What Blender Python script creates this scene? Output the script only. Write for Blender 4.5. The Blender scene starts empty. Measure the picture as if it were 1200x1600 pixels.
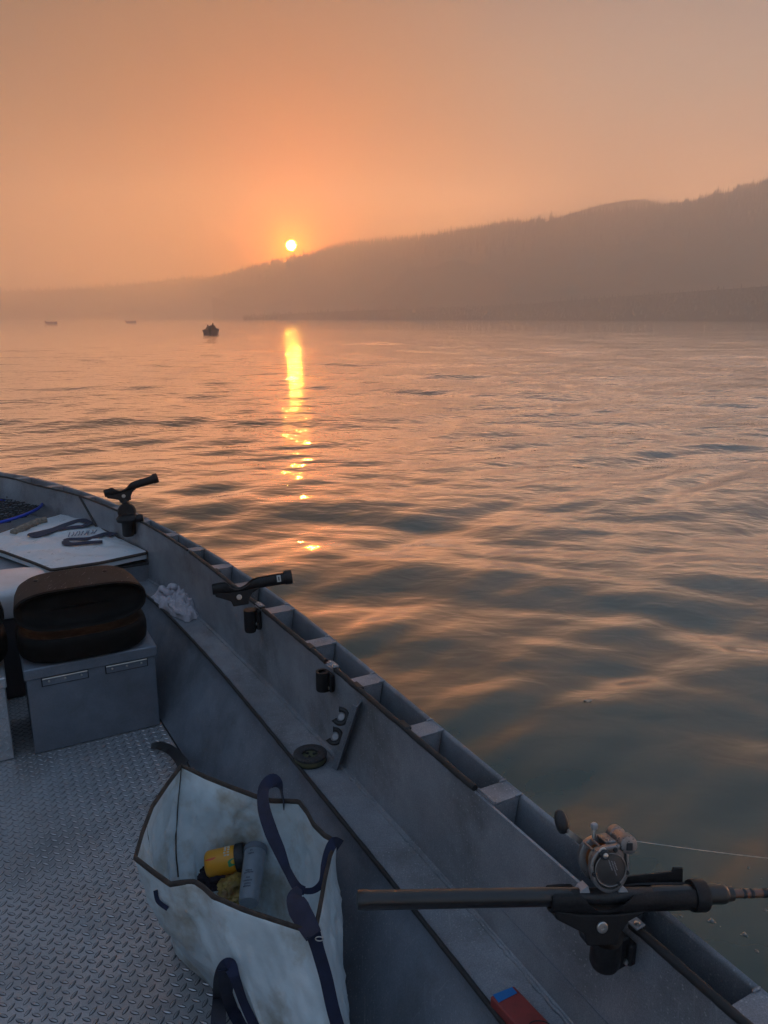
import bpy, math, random
import numpy as np
from mathutils import Vector, Matrix, noise as mnoise

random.seed(7)
rng = np.random.RandomState(7)
SC = bpy.context.scene
COL = SC.collection
rad = math.radians

# ------------------------------------------------------------------ camera
CAM_Z = 1.65
PITCH = rad(14.2)
cam = bpy.data.cameras.new('camera')
cam.sensor_fit = 'VERTICAL'
cam.sensor_height = 32.0
cam.lens = 32.0 * 1202.0 / 1600.0
cam.clip_start = 0.05
cam.clip_end = 6000
camo = bpy.data.objects.new('camera', cam)
COL.objects.link(camo)
camo.location = (0, 0, CAM_Z)
camo.rotation_euler = (math.pi / 2 - PITCH, 0, 0)
SC.camera = camo

# ------------------------------------------------------------------ world
SUN_DIR = Vector((-0.1206, 1.053, 0.0905)).normalized()
SUN_EL = math.asin(SUN_DIR.z)
SUN_AZ = math.atan2(SUN_DIR.x, SUN_DIR.y)
world = bpy.data.worlds.new('World')
SC.world = world
world.use_nodes = True


def build_world():
    nt = world.node_tree
    N, L = nt.nodes, nt.links
    N.clear()
    out = N.new('ShaderNodeOutputWorld')
    bg = N.new('ShaderNodeBackground')
    tc = N.new('ShaderNodeTexCoord')
    nrm = N.new('ShaderNodeVectorMath'); nrm.operation = 'NORMALIZE'
    L.new(tc.outputs['Generated'], nrm.inputs[0])
    sep = N.new('ShaderNodeSeparateXYZ')
    L.new(nrm.outputs[0], sep.inputs[0])
    sky = N.new('ShaderNodeTexSky')
    sky.sky_type = 'NISHITA'
    sky.sun_disc = False
    sky.sun_elevation = SUN_EL
    sky.sun_rotation = SUN_AZ
    sky.dust_density = 4.0
    sky.air_density = 1.5
    # smoke gradient with elevation
    rz = N.new('ShaderNodeValToRGB')
    L.new(sep.outputs['Z'], rz.inputs[0])
    e = rz.color_ramp.elements
    stops = SMOKE_STOPS
    e[0].position, e[0].color = stops[0][0], (*stops[0][1], 1)
    e[1].position, e[1].color = stops[-1][0], (*stops[-1][1], 1)
    for p, c in stops[1:-1]:
        k = e.new(p); k.color = (*c, 1)
    # away from the sun the smoke is no longer lit from behind: blue-grey
    rb = N.new('ShaderNodeValToRGB')
    L.new(sep.outputs['Z'], rb.inputs[0])
    e = rb.color_ramp.elements
    e[0].position, e[0].color = BACK_STOPS[0][0], (*BACK_STOPS[0][1], 1)
    e[1].position, e[1].color = BACK_STOPS[-1][0], (*BACK_STOPS[-1][1], 1)
    for p, c in BACK_STOPS[1:-1]:
        k = e.new(p); k.color = (*c, 1)
    dz = N.new('ShaderNodeVectorMath'); dz.operation = 'DOT_PRODUCT'
    L.new(nrm.outputs[0], dz.inputs[0]); dz.inputs[1].default_value = SUN_DIR
    mb = N.new('ShaderNodeMapRange'); mb.interpolation_type = 'SMOOTHSTEP'
    mb.inputs['From Min'].default_value = -0.2; mb.inputs['From Max'].default_value = 0.86
    L.new(dz.outputs['Value'], mb.inputs['Value'])
    mxb = N.new('ShaderNodeMix'); mxb.data_type = 'RGBA'
    L.new(mb.outputs[0], mxb.inputs['Factor']); L.new(rb.outputs['Color'], mxb.inputs['A']); L.new(rz.outputs['Color'], mxb.inputs['B'])
    # the smoke is never quite even
    nz = N.new('ShaderNodeTexNoise'); nz.inputs['Scale'].default_value = 1.6
    nz.inputs['Detail'].default_value = 3.0
    L.new(nrm.outputs[0], nz.inputs['Vector'])
    mr = N.new('ShaderNodeMapRange')
    mr.inputs['From Min'].default_value = 0.3; mr.inputs['From Max'].default_value = 0.7
    mr.inputs['To Min'].default_value = 0.93; mr.inputs['To Max'].default_value = 1.07
    L.new(nz.outputs['Fac'], mr.inputs['Value'])
    # thicker smoke to the left of the sun
    ml = N.new('ShaderNodeMapRange'); ml.interpolation_type = 'SMOOTHSTEP'
    ml.inputs['From Min'].default_value = -0.22; ml.inputs['From Max'].default_value = 0.30
    ml.inputs['To Min'].default_value = 0.0; ml.inputs['To Max'].default_value = 1.0
    L.new(sep.outputs['X'], ml.inputs['Value'])
    mz = N.new('ShaderNodeMapRange'); mz.interpolation_type = 'SMOOTHSTEP'     # densest low down
    mz.inputs['From Min'].default_value = 0.03; mz.inputs['From Max'].default_value = 0.20
    mz.inputs['To Min'].default_value = 0.02; mz.inputs['To Max'].default_value = 0.12
    L.new(sep.outputs['Z'], mz.inputs['Value'])
    mf = N.new('ShaderNodeMix'); mf.data_type = 'FLOAT'; mf.inputs[3].default_value = 1.0
    L.new(ml.outputs[0], mf.inputs[0]); L.new(mz.outputs[0], mf.inputs[2])
    fl = N.new('ShaderNodeVectorMath'); fl.operation = 'SCALE'
    L.new(rz.outputs['Color'], fl.inputs[0]); L.new(mf.outputs[0], fl.inputs['Scale'])
    L.new(fl.outputs[0], mxb.inputs['B'])
    sm = N.new('ShaderNodeVectorMath'); sm.operation = 'SCALE'
    L.new(mxb.outputs['Result'], sm.inputs[0]); L.new(mr.outputs[0], sm.inputs['Scale'])
    # mix in the clear sky
    sc = N.new('ShaderNodeVectorMath'); sc.operation = 'SCALE'
    sc.inputs['Scale'].default_value = NISHITA_GAIN
    L.new(sky.outputs[0], sc.inputs[0])
    add = N.new('ShaderNodeVectorMath'); add.operation = 'ADD'
    L.new(sm.outputs[0], add.inputs[0]); L.new(sc.outputs[0], add.inputs[1])
    # aureole and disc round the sun
    dt = N.new('ShaderNodeVectorMath'); dt.operation = 'DOT_PRODUCT'
    L.new(nrm.outputs[0], dt.inputs[0]); dt.inputs[1].default_value = SUN_DIR
    ac = N.new('ShaderNodeMath'); ac.operation = 'ARCCOSINE'; ac.use_clamp = False
    L.new(dt.outputs['Value'], ac.inputs[0])
    # thick smoke in front of the sun lets only the red end through
    f1 = N.new('ShaderNodeMapRange'); f1.interpolation_type = 'SMOOTHERSTEP'
    f1.inputs['From Min'].default_value = rad(26); f1.inputs['From Max'].default_value = 0
    L.new(ac.outputs[0], f1.inputs['Value'])
    fm = N.new('ShaderNodeMix'); fm.data_type = 'RGBA'
    fm.inputs['A'].default_value = (1, 1, 1, 1); fm.inputs['B'].default_value = (*SUN_FILTER, 1)
    L.new(f1.outputs[0], fm.inputs['Factor'])
    mu = N.new('ShaderNodeVectorMath'); mu.operation = 'MULTIPLY'
    L.new(add.outputs[0], mu.inputs[0]); L.new(fm.outputs['Result'], mu.inputs[1])
    cur = mu.outputs[0]
    for width, col in AUREOLE:
        m1 = N.new('ShaderNodeMath'); m1.operation = 'DIVIDE'; m1.inputs[1].default_value = rad(width)
        L.new(ac.outputs[0], m1.inputs[0])
        m2 = N.new('ShaderNodeMath'); m2.operation = 'MULTIPLY'; m2.inputs[1].default_value = -1
        L.new(m1.outputs[0], m2.inputs[0])
        m3 = N.new('ShaderNodeMath'); m3.operation = 'EXPONENT'
        L.new(m2.outputs[0], m3.inputs[0])
        cs = N.new('ShaderNodeVectorMath'); cs.operation = 'SCALE'; cs.inputs[0].default_value = col
        L.new(m3.outputs[0], cs.inputs['Scale'])
        ad = N.new('ShaderNodeVectorMath'); ad.operation = 'ADD'
        L.new(cur, ad.inputs[0]); L.new(cs.outputs[0], ad.inputs[1])
        cur = ad.outputs[0]
    dm = N.new('ShaderNodeMapRange'); dm.interpolation_type = 'SMOOTHSTEP'
    dm.inputs['From Min'].default_value = rad(0.38); dm.inputs['From Max'].default_value = rad(0.20)
    dm.inputs['To Min'].default_value = 0; dm.inputs['To Max'].default_value = 1
    L.new(ac.outputs[0], dm.inputs['Value'])
    cs = N.new('ShaderNodeVectorMath'); cs.operation = 'SCALE'; cs.inputs[0].default_value = SUN_DISC
    L.new(dm.outputs[0], cs.inputs['Scale'])
    ad = N.new('ShaderNodeVectorMath'); ad.operation = 'ADD'
    L.new(cur, ad.inputs[0]); L.new(cs.outputs[0], ad.inputs[1])
    L.new(ad.outputs[0], bg.inputs['Color'])
    bg.inputs['Strength'].default_value = WORLD_GAIN
    L.new(bg.outputs[0], out.inputs['Surface'])


WORLD_GAIN = 0.1           # the sky texture is physically bright
NISHITA_GAIN = 0.15
# linear colours x10 (the background strength is 0.1)
SUN_FILTER = (0.55, 0.16, 0.0)
SMOKE_STOPS = [
    (0.0, (160.0, 78.0, 40.0)),
    (0.04, (80.0, 39.0, 20.0)),
    (0.085, (12.0, 6.3, 3.9)),
    (0.24, (3.0, 2.7, 2.3)),
    (0.37, (0.1, 0.42, 0.75)),
    (0.58, (1.3, 1.9, 2.6)),
    (1.0, (1.3, 2.1, 3.5)),
]
BACK_STOPS = [
    (0.0, (1.6, 2.0, 2.7)),
    (0.30, (1.5, 2.2, 3.3)),
    (1.0, (1.1, 1.8, 3.0)),
]
AUREOLE = [(2.6, (90.0, 10.0, 0.0)), (1.0, (300.0, 70.0, 0.0))]
SUN_DISC = (28000.0, 12000.0, 900.0)
build_world()

sun = bpy.data.lights.new('sun', 'SUN')
sun.energy = 0.17
sun.angle = rad(0.6)
sun.color = (1.0, 0.40, 0.08)
suno = bpy.data.objects.new('sun', sun)
COL.objects.link(suno)
suno.location = (0, 0, 30)
suno.rotation_euler = SUN_DIR.to_track_quat('Z', 'Y').to_euler()

vs = SC.view_settings
vs.view_transform = 'Standard'
vs.look = 'None'
vs.exposure = 0.8
vs.gamma = 1.0
vs.use_curve_mapping = False
SC.cycles.use_denoising = True
SC.cycles.volume_bounces = 6
SC.cycles.max_bounces = 14
SC.cycles.diffuse_bounces = 3
SC.cycles.glossy_bounces = 3
SC.cycles.transparent_max_bounces = 8
SC.cycles.caustics_reflective = False
SC.cycles.caustics_refractive = False

# ------------------------------------------------------------------ frames
FPX = 1202.0
CP, SP = math.cos(PITCH), math.sin(PITCH)


def ray(u, v):
    X = (u - 600) / FPX
    V = (v - 800) / FPX
    return Vector((X, CP - V * SP, -SP - V * CP))


def pz(u, v, z):
    """the point of the place at height z that shows at (u, v)"""
    d = ray(u, v)
    return Vector((0, 0, CAM_Z)) + d * ((z - CAM_Z) / d.z)


def pt(u, v, t):
    return Vector((0, 0, CAM_Z)) + ray(u, v) * t


A2 = Vector((-0.47, 0.883)).normalized()      # along the boat, towards the bow
N2 = Vector((A2.y, -A2.x))                    # to starboard


def W(s, l, z):
    return Vector((A2.x * s + N2.x * l, A2.y * s + N2.y * l, z))


def to_sl(p):
    return (p.x * A2.x + p.y * A2.y, p.x * N2.x + p.y * N2.y)


# ------------------------------------------------------------------ helpers
class Mesh:
    def __init__(self):
        self.v, self.f = [], []

    def add(self, vs, fs):
        o = len(self.v)
        self.v += [tuple(p) for p in vs]
        self.f += [tuple(o + i for i in f) for f in fs]

    def box(self, c, size, M=None, bevel=0.0):
        hx, hy, hz = size[0] / 2, size[1] / 2, size[2] / 2
        b = min(bevel, hx * .9, hy * .9, hz * .9)
        pts = []
        if b <= 0:
            for x in (-hx, hx):
                for y in (-hy, hy):
                    for z in (-hz, hz):
                        pts.append(Vector((x, y, z)))
            fs = [(0, 1, 3, 2), (4, 6, 7, 5), (0, 4, 5, 1), (2, 3, 7, 6), (0, 2, 6, 4), (1, 5, 7, 3)]
        else:
            idx = {}
            for sx in (-1, 1):
                for sy in (-1, 1):
                    for sz in (-1, 1):
                        for ax in range(3):
                            p = [sx * (hx - b), sy * (hy - b), sz * (hz - b)]
                            p[ax] = (sx * hx, sy * hy, sz * hz)[ax]
                            idx[(sx, sy, sz, ax)] = len(pts)
                            pts.append(Vector(p))
            fs = []
            S = (-1, 1)
            for ax in range(3):
                o = [k for k in range(3) if k != ax]
                for sg in S:
                    q = []
                    for a_, b_ in ((-1, -1), (1, -1), (1, 1), (-1, 1)):
                        k = [0, 0, 0]; k[ax] = sg; k[o[0]] = a_; k[o[1]] = b_
                        q.append(idx[(*k, ax)])
                    fs.append(tuple(q))
            for ax in range(3):       # edges along ax
                o = [k for k in range(3) if k != ax]
                for a_ in S:
                    for b_ in S:
                        k0 = [0, 0, 0]; k0[ax] = -1; k0[o[0]] = a_; k0[o[1]] = b_
                        k1 = list(k0); k1[ax] = 1
                        fs.append((idx[(*k0, o[0])], idx[(*k1, o[0])], idx[(*k1, o[1])], idx[(*k0, o[1])]))
            for sx in S:
                for sy in S:
                    for sz in S:
                        fs.append(tuple(idx[(sx, sy, sz, ax)] for ax in range(3)))
        c = Vector(c)
        if M is not None:
            pts = [M @ p for p in pts]
        self.add([p + c for p in pts], fs)
        return self

    def loft(self, rings, closed=True, caps=True, loop=False):
        n = len(rings[0])
        vs = [p for r in rings for p in r]
        fs = []
        m = len(rings)
        for i in range(m if loop else m - 1):
            for j in range(n if closed else n - 1):
                a, b = i * n + j, i * n + (j + 1) % n
                c, d = ((i + 1) % m) * n + (j + 1) % n, ((i + 1) % m) * n + j
                fs.append((a, b, c, d))
        if caps and closed and not loop:
            fs.append(tuple(range(n))[::-1])
            fs.append(tuple((m - 1) * n + j for j in range(n)))
        self.add(vs, fs)
        return self

    def tube(self, pts, r, n=10, caps=True, loop=False):
        pts = [Vector(p) for p in pts]
        m = len(pts)
        rr = r if isinstance(r, (list, tuple)) else [r] * m
        rings = []
        up = None
        for i, p in enumerate(pts):
            if loop:
                t = (pts[(i + 1) % m] - pts[i - 1])
            else:
                t = pts[min(i + 1, m - 1)] - pts[max(i - 1, 0)]
            if t.length < 1e-9:
                t = Vector((0, 0, 1))
            t.normalize()
            if up is None:
                up = Vector((0, 0, 1)) if abs(t.z) < .9 else Vector((1, 0, 0))
            x = up - t * up.dot(t)
            if x.length < 1e-6:
                x = t.orthogonal()
            x.normalize(); y = t.cross(x); up = x
            rings.append([p + (x * math.cos(2 * math.pi * k / n) + y * math.sin(2 * math.pi * k / n)) * rr[i] for k in range(n)])
        return self.loft(rings, True, caps, loop)

    def lathe(self, prof, c=(0, 0, 0), axis=(0, 0, 1), n=24, caps=True):
        """prof: (radius, height) pairs along axis"""
        ax = Vector(axis).normalized()
        x = ax.orthogonal().normalized(); y = ax.cross(x)
        c = Vector(c)
        rings = [[c + ax * h + (x * math.cos(2 * math.pi * k / n) + y * math.sin(2 * math.pi * k / n)) * r for k in range(n)] for r, h in prof]
        return self.loft(rings, True, caps)

    def prism(self, outline, depth_vec):
        """outline: 3D points of a face; extruded by depth_vec"""
        n = len(outline)
        d = Vector(depth_vec)
        vs = [Vector(p) for p in outline] + [Vector(p) + d for p in outline]
        fs = [tuple(range(n))[::-1], tuple(range(n, 2 * n))]
        for i in range(n):
            fs.append((i, (i + 1) % n, n + (i + 1) % n, n + i))
        self.add(vs, fs)
        return self

    def grid(self, P):
        """P: rows of points"""
        n = len(P[0])
        vs = [p for r in P for p in r]
        fs = [(i * n + j, i * n + j + 1, (i + 1) * n + j + 1, (i + 1) * n + j) for i in range(len(P) - 1) for j in range(n - 1)]
        self.add(vs, fs)
        return self


def fix_normals(me):
    import bmesh
    bm = bmesh.new(); bm.from_mesh(me)
    bmesh.ops.recalc_face_normals(bm, faces=bm.faces)
    bm.to_mesh(me); bm.free()


def obj(name, mesh, mat, parent=None, smooth=None, fix=True, world_coords=True, bevel=0.0):
    me = bpy.data.meshes.new(name)
    vs_ = mesh.v
    if parent is not None and world_coords:
        W_ = parent.matrix_basis.copy(); q_ = parent.parent
        while q_ is not None:
            W_ = q_.matrix_basis @ W_; q_ = q_.parent
        inv = W_.inverted()
        vs_ = [tuple(inv @ Vector(p)) for p in vs_]
    me.from_pydata(vs_, [], mesh.f)
    if fix:
        fix_normals(me)
    me.materials.append(mat)
    if smooth:
        me.shade_smooth()
        if smooth < 180:
            me.set_sharp_from_angle(angle=rad(smooth))
    o = bpy.data.objects.new(name, me)
    COL.objects.link(o)
    if parent is not None:
        o.parent = parent
    if bevel:
        b = o.modifiers.new('bevel', 'BEVEL'); b.width = bevel; b.segments = 2; b.limit_method = 'ANGLE'; b.angle_limit = rad(35)
    return o


def thing(name, label, cat, loc=(0, 0, 0), M=None, group=None):
    o = bpy.data.objects.new(name, None)
    o.empty_display_size = 0.05
    COL.objects.link(o)
    if M is not None:
        o.matrix_basis = M
    else:
        o.location = loc
        o.matrix_basis = Matrix.Translation(Vector(loc))
    return tag(o, label, cat, group)


def tag(o, label, cat, group=None):
    o['label'] = label
    o['category'] = cat
    if group:
        o['group'] = group
    return o


def copy_thing(root, M, label, group=None):
    r = root.copy(); COL.objects.link(r); r.matrix_basis = M; r['label'] = label
    if group:
        r['group'] = group
    for ch in [c for c in root.children]:
        c = ch.copy(); COL.objects.link(c); c.parent = r
        for g in ch.children:
            d = g.copy(); COL.objects.link(d); d.parent = c
    return r


# ------------------------------------------------------------------ materials
def material(name, base, rough=0.6, metal=0.0, var=0.0, var_scale=8.0, speck=0.0, speck_scale=300.0,
             bump=0.0, bump_scale=60.0, spec=0.5, rough_var=0.0, dirt=None, dirt_scale=5.0, dirt_amt=0.5,
             sheen=0.0, coat=0.0, stretch=None, scratch=0.0, spots=0.0, spot_scale=140.0, scuff=0.0):
    m = bpy.data.materials.new(name)
    m.use_nodes = True
    nt = m.node_tree; N, L = nt.nodes, nt.links
    b = N['Principled BSDF']
    b.inputs['Roughness'].default_value = rough
    b.inputs['Metallic'].default_value = metal
    b.inputs['Specular IOR Level'].default_value = spec
    b.inputs['Sheen Weight'].default_value = sheen
    b.inputs['Coat Weight'].default_value = coat
    b.inputs['Base Color'].default_value = (*base, 1)
    tc = N.new('ShaderNodeTexCoord')
    vec = tc.outputs['Object']
    if stretch:
        mp = N.new('ShaderNodeMapping'); mp.inputs['Scale'].default_value = stretch
        L.new(vec, mp.inputs['Vector']); vec = mp.outputs[0]
    cur = None

    def noise(scale, detail=4, r=.6):
        n = N.new('ShaderNodeTexNoise'); n.inputs['Scale'].default_value = scale
        n.inputs['Detail'].default_value = detail; n.inputs['Roughness'].default_value = r
        L.new(vec, n.inputs['Vector']); return n.outputs['Fac']

    def rng_(src, a, b_, c, d):
        k = N.new('ShaderNodeMapRange'); L.new(src, k.inputs['Value'])
        for nm, vv in zip(('From Min', 'From Max', 'To Min', 'To Max'), (a, b_, c, d)):
            k.inputs[nm].default_value = vv
        return k.outputs[0]

    def mul(colsock, fac):
        k = N.new('ShaderNodeVectorMath'); k.operation = 'SCALE'
        if colsock is None:
            k.inputs[0].default_value = base
        else:
            L.new(colsock, k.inputs[0])
        L.new(fac, k.inputs['Scale']); return k.outputs[0]
    if var:
        cur = mul(cur, rng_(noise(var_scale), .3, .7, 1 - var, 1 + var))
    if speck:
        cur = mul(cur, rng_(noise(speck_scale, 2, .8), .35, .68, 1 - speck * .6, 1 + speck))
    if dirt:
        mx = N.new('ShaderNodeMix'); mx.data_type = 'RGBA'
        if cur is None:
            mx.inputs['A'].default_value = (*base, 1)
        else:
            L.new(cur, mx.inputs['A'])
        mx.inputs['B'].default_value = (*dirt, 1)
        L.new(rng_(noise(dirt_scale, 6, .65), .5, .72, 0, dirt_amt), mx.inputs['Factor'])
        cur = mx.outputs['Result']
    def mixto(cur, fac, col):
        mx = N.new('ShaderNodeMix'); mx.data_type = 'RGBA'
        if cur is None:
            mx.inputs['A'].default_value = (*base, 1)
        else:
            L.new(cur, mx.inputs['A'])
        mx.inputs['B'].default_value = (*col, 1)
        L.new(fac, mx.inputs['Factor'])
        return mx.outputs['Result']
    if spots:            # dried salt and water spots
        vo = N.new('ShaderNodeTexVoronoi'); vo.inputs['Scale'].default_value = spot_scale
        L.new(vec, vo.inputs['Vector'])
        sx = N.new('ShaderNodeSeparateColor'); L.new(vo.outputs['Color'], sx.inputs[0])
        pick = rng_(sx.outputs[0], .55, .60, 0, 1)
        dot = rng_(vo.outputs['Distance'], .16, .30, 1, 0)
        clus = rng_(noise(4.0, 3), .36, .60, 0, 1)
        a_ = N.new('ShaderNodeMath'); a_.operation = 'MULTIPLY'; L.new(pick, a_.inputs[0]); L.new(dot, a_.inputs[1])
        b_ = N.new('ShaderNodeMath'); b_.operation = 'MULTIPLY'; L.new(a_.outputs[0], b_.inputs[0]); L.new(clus, b_.inputs[1])
        c_ = N.new('ShaderNodeMath'); c_.operation = 'MULTIPLY'; L.new(b_.outputs[0], c_.inputs[0]); c_.inputs[1].default_value = spots
        cur = mixto(cur, c_.outputs[0], (0.55, 0.56, 0.58))
    if scuff:            # long fine scuffs in several directions
        for rot, sc_ in (((0, 0.5, .7), (220, 9, 9)), ((.6, 0, -.5), (9, 260, 9)), ((.2, .9, 2.0), (300, 14, 14))):
            mp = N.new('ShaderNodeMapping'); mp.inputs['Scale'].default_value = sc_; mp.inputs['Rotation'].default_value = rot
            L.new(tc.outputs['Object'], mp.inputs['Vector'])
            n = N.new('ShaderNodeTexNoise'); n.inputs['Scale'].default_value = 1.0; n.inputs['Detail'].default_value = 2
            L.new(mp.outputs[0], n.inputs['Vector'])
            cur = mixto(cur, rng_(n.outputs['Fac'], .66, .74, 0, scuff), (0.45, 0.46, 0.48))
    if scratch:
        mp = N.new('ShaderNodeMapping'); mp.inputs['Scale'].default_value = (400, 25, 25); mp.inputs['Rotation'].default_value = (0.3, .2, .9)
        L.new(tc.outputs['Object'], mp.inputs['Vector'])
        n = N.new('ShaderNodeTexNoise'); n.inputs['Scale'].default_value = 1.0; n.inputs['Detail'].default_value = 1
        L.new(mp.outputs[0], n.inputs['Vector'])
        g = rng_(n.outputs['Fac'], .70, .76, 0, scratch)
        mx = N.new('ShaderNodeMix'); mx.data_type = 'RGBA'
        if cur is None:
            mx.inputs['A'].default_value = (*base, 1)
        else:
            L.new(cur, mx.inputs['A'])
        mx.inputs['B'].default_value = (0.35, 0.34, 0.33, 1)
        L.new(g, mx.inputs['Factor']); cur = mx.outputs['Result']
    if cur is not None:
        L.new(cur, b.inputs['Base Color'])
    if rough_var:
        L.new(rng_(noise(var_scale * 2.3), .3, .7, max(0, rough - rough_var), min(1, rough + rough_var)), b.inputs['Roughness'])
    if bump:
        bp = N.new('ShaderNodeBump'); bp.inputs['Strength'].default_value = 1.0
        bp.inputs['Distance'].default_value = bump
        L.new(noise(bump_scale, 5), bp.inputs['Height']); L.new(bp.outputs[0], b.inputs['Normal'])
    return m


def smooth_poly(pts, n):
    """Catmull-Rom through pts, n samples per span"""
    pts = [Vector(p) for p in pts]
    out = []
    m = len(pts)
    for i in range(m - 1):
        p0, p1, p2, p3 = pts[max(i - 1, 0)], pts[i], pts[i + 1], pts[min(i + 2, m - 1)]
        for k in range(n):
            t = k / n
            out.append(0.5 * ((2 * p1) + (p2 - p0) * t + (2 * p0 - 5 * p1 + 4 * p2 - p3) * t * t + (3 * p1 - p0 - 3 * p2 + p3) * t ** 3))
    out.append(pts[-1])
    return out
# ------------------------------------------------------------------ water
WATER_Z = -0.08


def water_height(X, Y, spacing):
    r = np.random.RandomState(11)
    Z = np.zeros_like(X)
    wx = X + 0.35 * np.sin(0.9 * Y + 0.4 * X + 1.0) + 0.5 * np.sin(0.23 * X - 0.31 * Y)
    wy = Y + 0.25 * np.sin(1.1 * X + 0.5 * Y + 2.0) + 0.6 * np.sin(0.19 * Y + 0.27 * X + 1.3)
    lams = np.geomspace(0.17, 6.0, 48)
    for i, lam in enumerate(lams):
        th = rad(90) + r.normal(0.10, 0.36 + .25 * math.exp(-lam))
        k = 2 * math.pi / lam
        slope = WAVE_SLOPE * (0.42 if lam < .3 else .75 if lam < .5 else 1.0 if lam < 1.5 else 0.75 if lam < 3 else .42) * (0.6 + 0.8 * r.rand())
        amp = slope / k
        fade = np.clip((lam / spacing - 3.0) / 3.0, 0, 1)
        ph = r.rand() * 6.28
        g = 0.65 + 0.35 * np.sin(0.37 * k * .25 * X + ph * 2 + 0.21 * k * .3 * Y)
        a = k * (wx * math.cos(th) + wy * math.sin(th)) + ph
        Z += amp * fade * g * (np.sin(a) + 0.22 * np.sin(2 * a + 1.1))
    return Z


def build_water():
    rings = [0.25]
    while rings[-1] < 110:
        rings.append(rings[-1] * 1.0075 + 0.004)
    while rings[-1] < 860:
        rings.append(rings[-1] * 1.035)
    rings = np.array(rings)
    az = np.concatenate([np.arange(-52, 52, 0.26), np.arange(52, 308, 4.0)])
    R, T = np.meshgrid(rings, np.radians(az), indexing='ij')
    X, Y = R * np.sin(T), R * np.cos(T)
    fan = np.where((az < 51) & (az > -51.5), 1.0, 15.0)[None, :]
    spacing = np.maximum(R * 0.009, R * 0.0045 * fan)
    Z = WATER_Z + water_height(X, Y, spacing)
    nR, nT = X.shape
    co = np.stack([X, Y, Z], -1).reshape(-1, 3)
    i, j = np.meshgrid(np.arange(nR - 1), np.arange(nT), indexing='ij')
    jn = (j + 1) % nT
    q = np.stack([i * nT + j, i * nT + jn, (i + 1) * nT + jn, (i + 1) * nT + j], -1).reshape(-1, 4)
    me = bpy.data.meshes.new('water')
    me.vertices.add(len(co)); me.vertices.foreach_set('co', co.ravel())
    me.loops.add(q.size); me.loops.foreach_set('vertex_index', q[:, ::-1].ravel())
    me.polygons.add(len(q)); me.polygons.foreach_set('loop_start', np.arange(0, q.size, 4)); 
    me.polygons.foreach_set('loop_total', np.full(len(q), 4))
    me.update(calc_edges=True)
    if me.polygons[0].normal.z < 0:
        me.flip_normals()
    me.shade_smooth()
    m = bpy.data.materials.new('river_water'); m.use_nodes = True
    nt = m.node_tree; N, L = nt.nodes, nt.links
    N.clear()
    out = N.new('ShaderNodeOutputMaterial')
    dif = N.new('ShaderNodeBsdfDiffuse'); dif.inputs['Color'].default_value = (*WATER_BODY, 1)
    glo = N.new('ShaderNodeBsdfGlossy'); glo.inputs['Roughness'].default_value = 0.012
    glo.inputs['Color'].default_value = (1, 1, 1, 1)
    fr = N.new('ShaderNodeFresnel'); fr.inputs['IOR'].default_value = WATER_IOR
    mix = N.new('ShaderNodeMixShader')
    gn = N.new('ShaderNodeMath'); gn.operation = 'MULTIPLY'; gn.use_clamp = True; gn.inputs[1].default_value = WATER_GAIN
    L.new(fr.outputs[0], gn.inputs[0]); L.new(gn.outputs[0], mix.inputs[0]); L.new(dif.outputs[0], mix.inputs[1]); L.new(glo.outputs[0], mix.inputs[2])
    L.new(mix.outputs[0], out.inputs['Surface'])
    tc = N.new('ShaderNodeTexCoord')
    last = None
    for sc_, st, dist, det in ((0.9, (1.0, 1.9, 1), 0.070, 3), (4.0, (1.0, 1.7, 1), 0.020, 2), (15.0, (1.0, 1.5, 1), 0.0022, 2)):
        mp = N.new('ShaderNodeMapping'); mp.inputs['Scale'].default_value = (st[0] * sc_, st[1] * sc_, 1)
        mp.inputs['Rotation'].default_value = (0, 0, 0.12)
        L.new(tc.outputs['Object'], mp.inputs['Vector'])
        n = N.new('ShaderNodeTexNoise'); n.inputs['Scale'].default_value = 1; n.inputs['Detail'].default_value = det
        n.inputs['Roughness'].default_value = 0.5; n.inputs['Distortion'].default_value = 0.4
        L.new(mp.outputs[0], n.inputs['Vector'])
        b = N.new('ShaderNodeBump'); b.inputs['Distance'].default_value = dist; b.inputs['Strength'].default_value = 1
        L.new(n.outputs['Fac'], b.inputs['Height'])
        if last is not None:
            L.new(last, b.inputs['Normal'])
        last = b.outputs[0]
    ln = N.new('ShaderNodeVectorMath'); ln.operation = 'LENGTH'; L.new(tc.outputs['Object'], ln.inputs[0])
    fd = N.new('ShaderNodeMapRange'); fd.inputs['From Min'].default_value = 2.0; fd.inputs['From Max'].default_value = 14.0
    fd.inputs['To Min'].default_value = 0.05; fd.inputs['To Max'].default_value = 1.0
    L.new(ln.outputs['Value'], fd.inputs['Value'])
    for b in [n for n in N if n.type == 'BUMP']:
        L.new(fd.outputs[0], b.inputs['Strength'])       # ripples die out in the lee of the boat
    for s_ in (glo.inputs['Normal'], fr.inputs['Normal']):
        L.new(last, s_)
    me.materials.append(m)
    o = bpy.data.objects.new('water', me); COL.objects.link(o)
    o['kind'] = 'structure'
    return o


WAVE_SLOPE = 0.033
WATER_BODY = (0.034, 0.045, 0.024)
WATER_IOR = 1.33
WATER_GAIN = 2.8
build_water()

# ------------------------------------------------------------------ hills and far shore
hill_mat = material('forest_slope', (0.035, 0.045, 0.03), 0.95, var=.5, var_scale=.03, spec=0.1)
tree_mat = material('conifer_green', (0.025, 0.035, 0.022), 0.95, var=.3, var_scale=.2, spec=0.1)


def az_tan(u, v):
    d = ray(u, v)
    return math.atan2(d.x, d.y), d.z / math.hypot(d.x, d.y)


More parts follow.
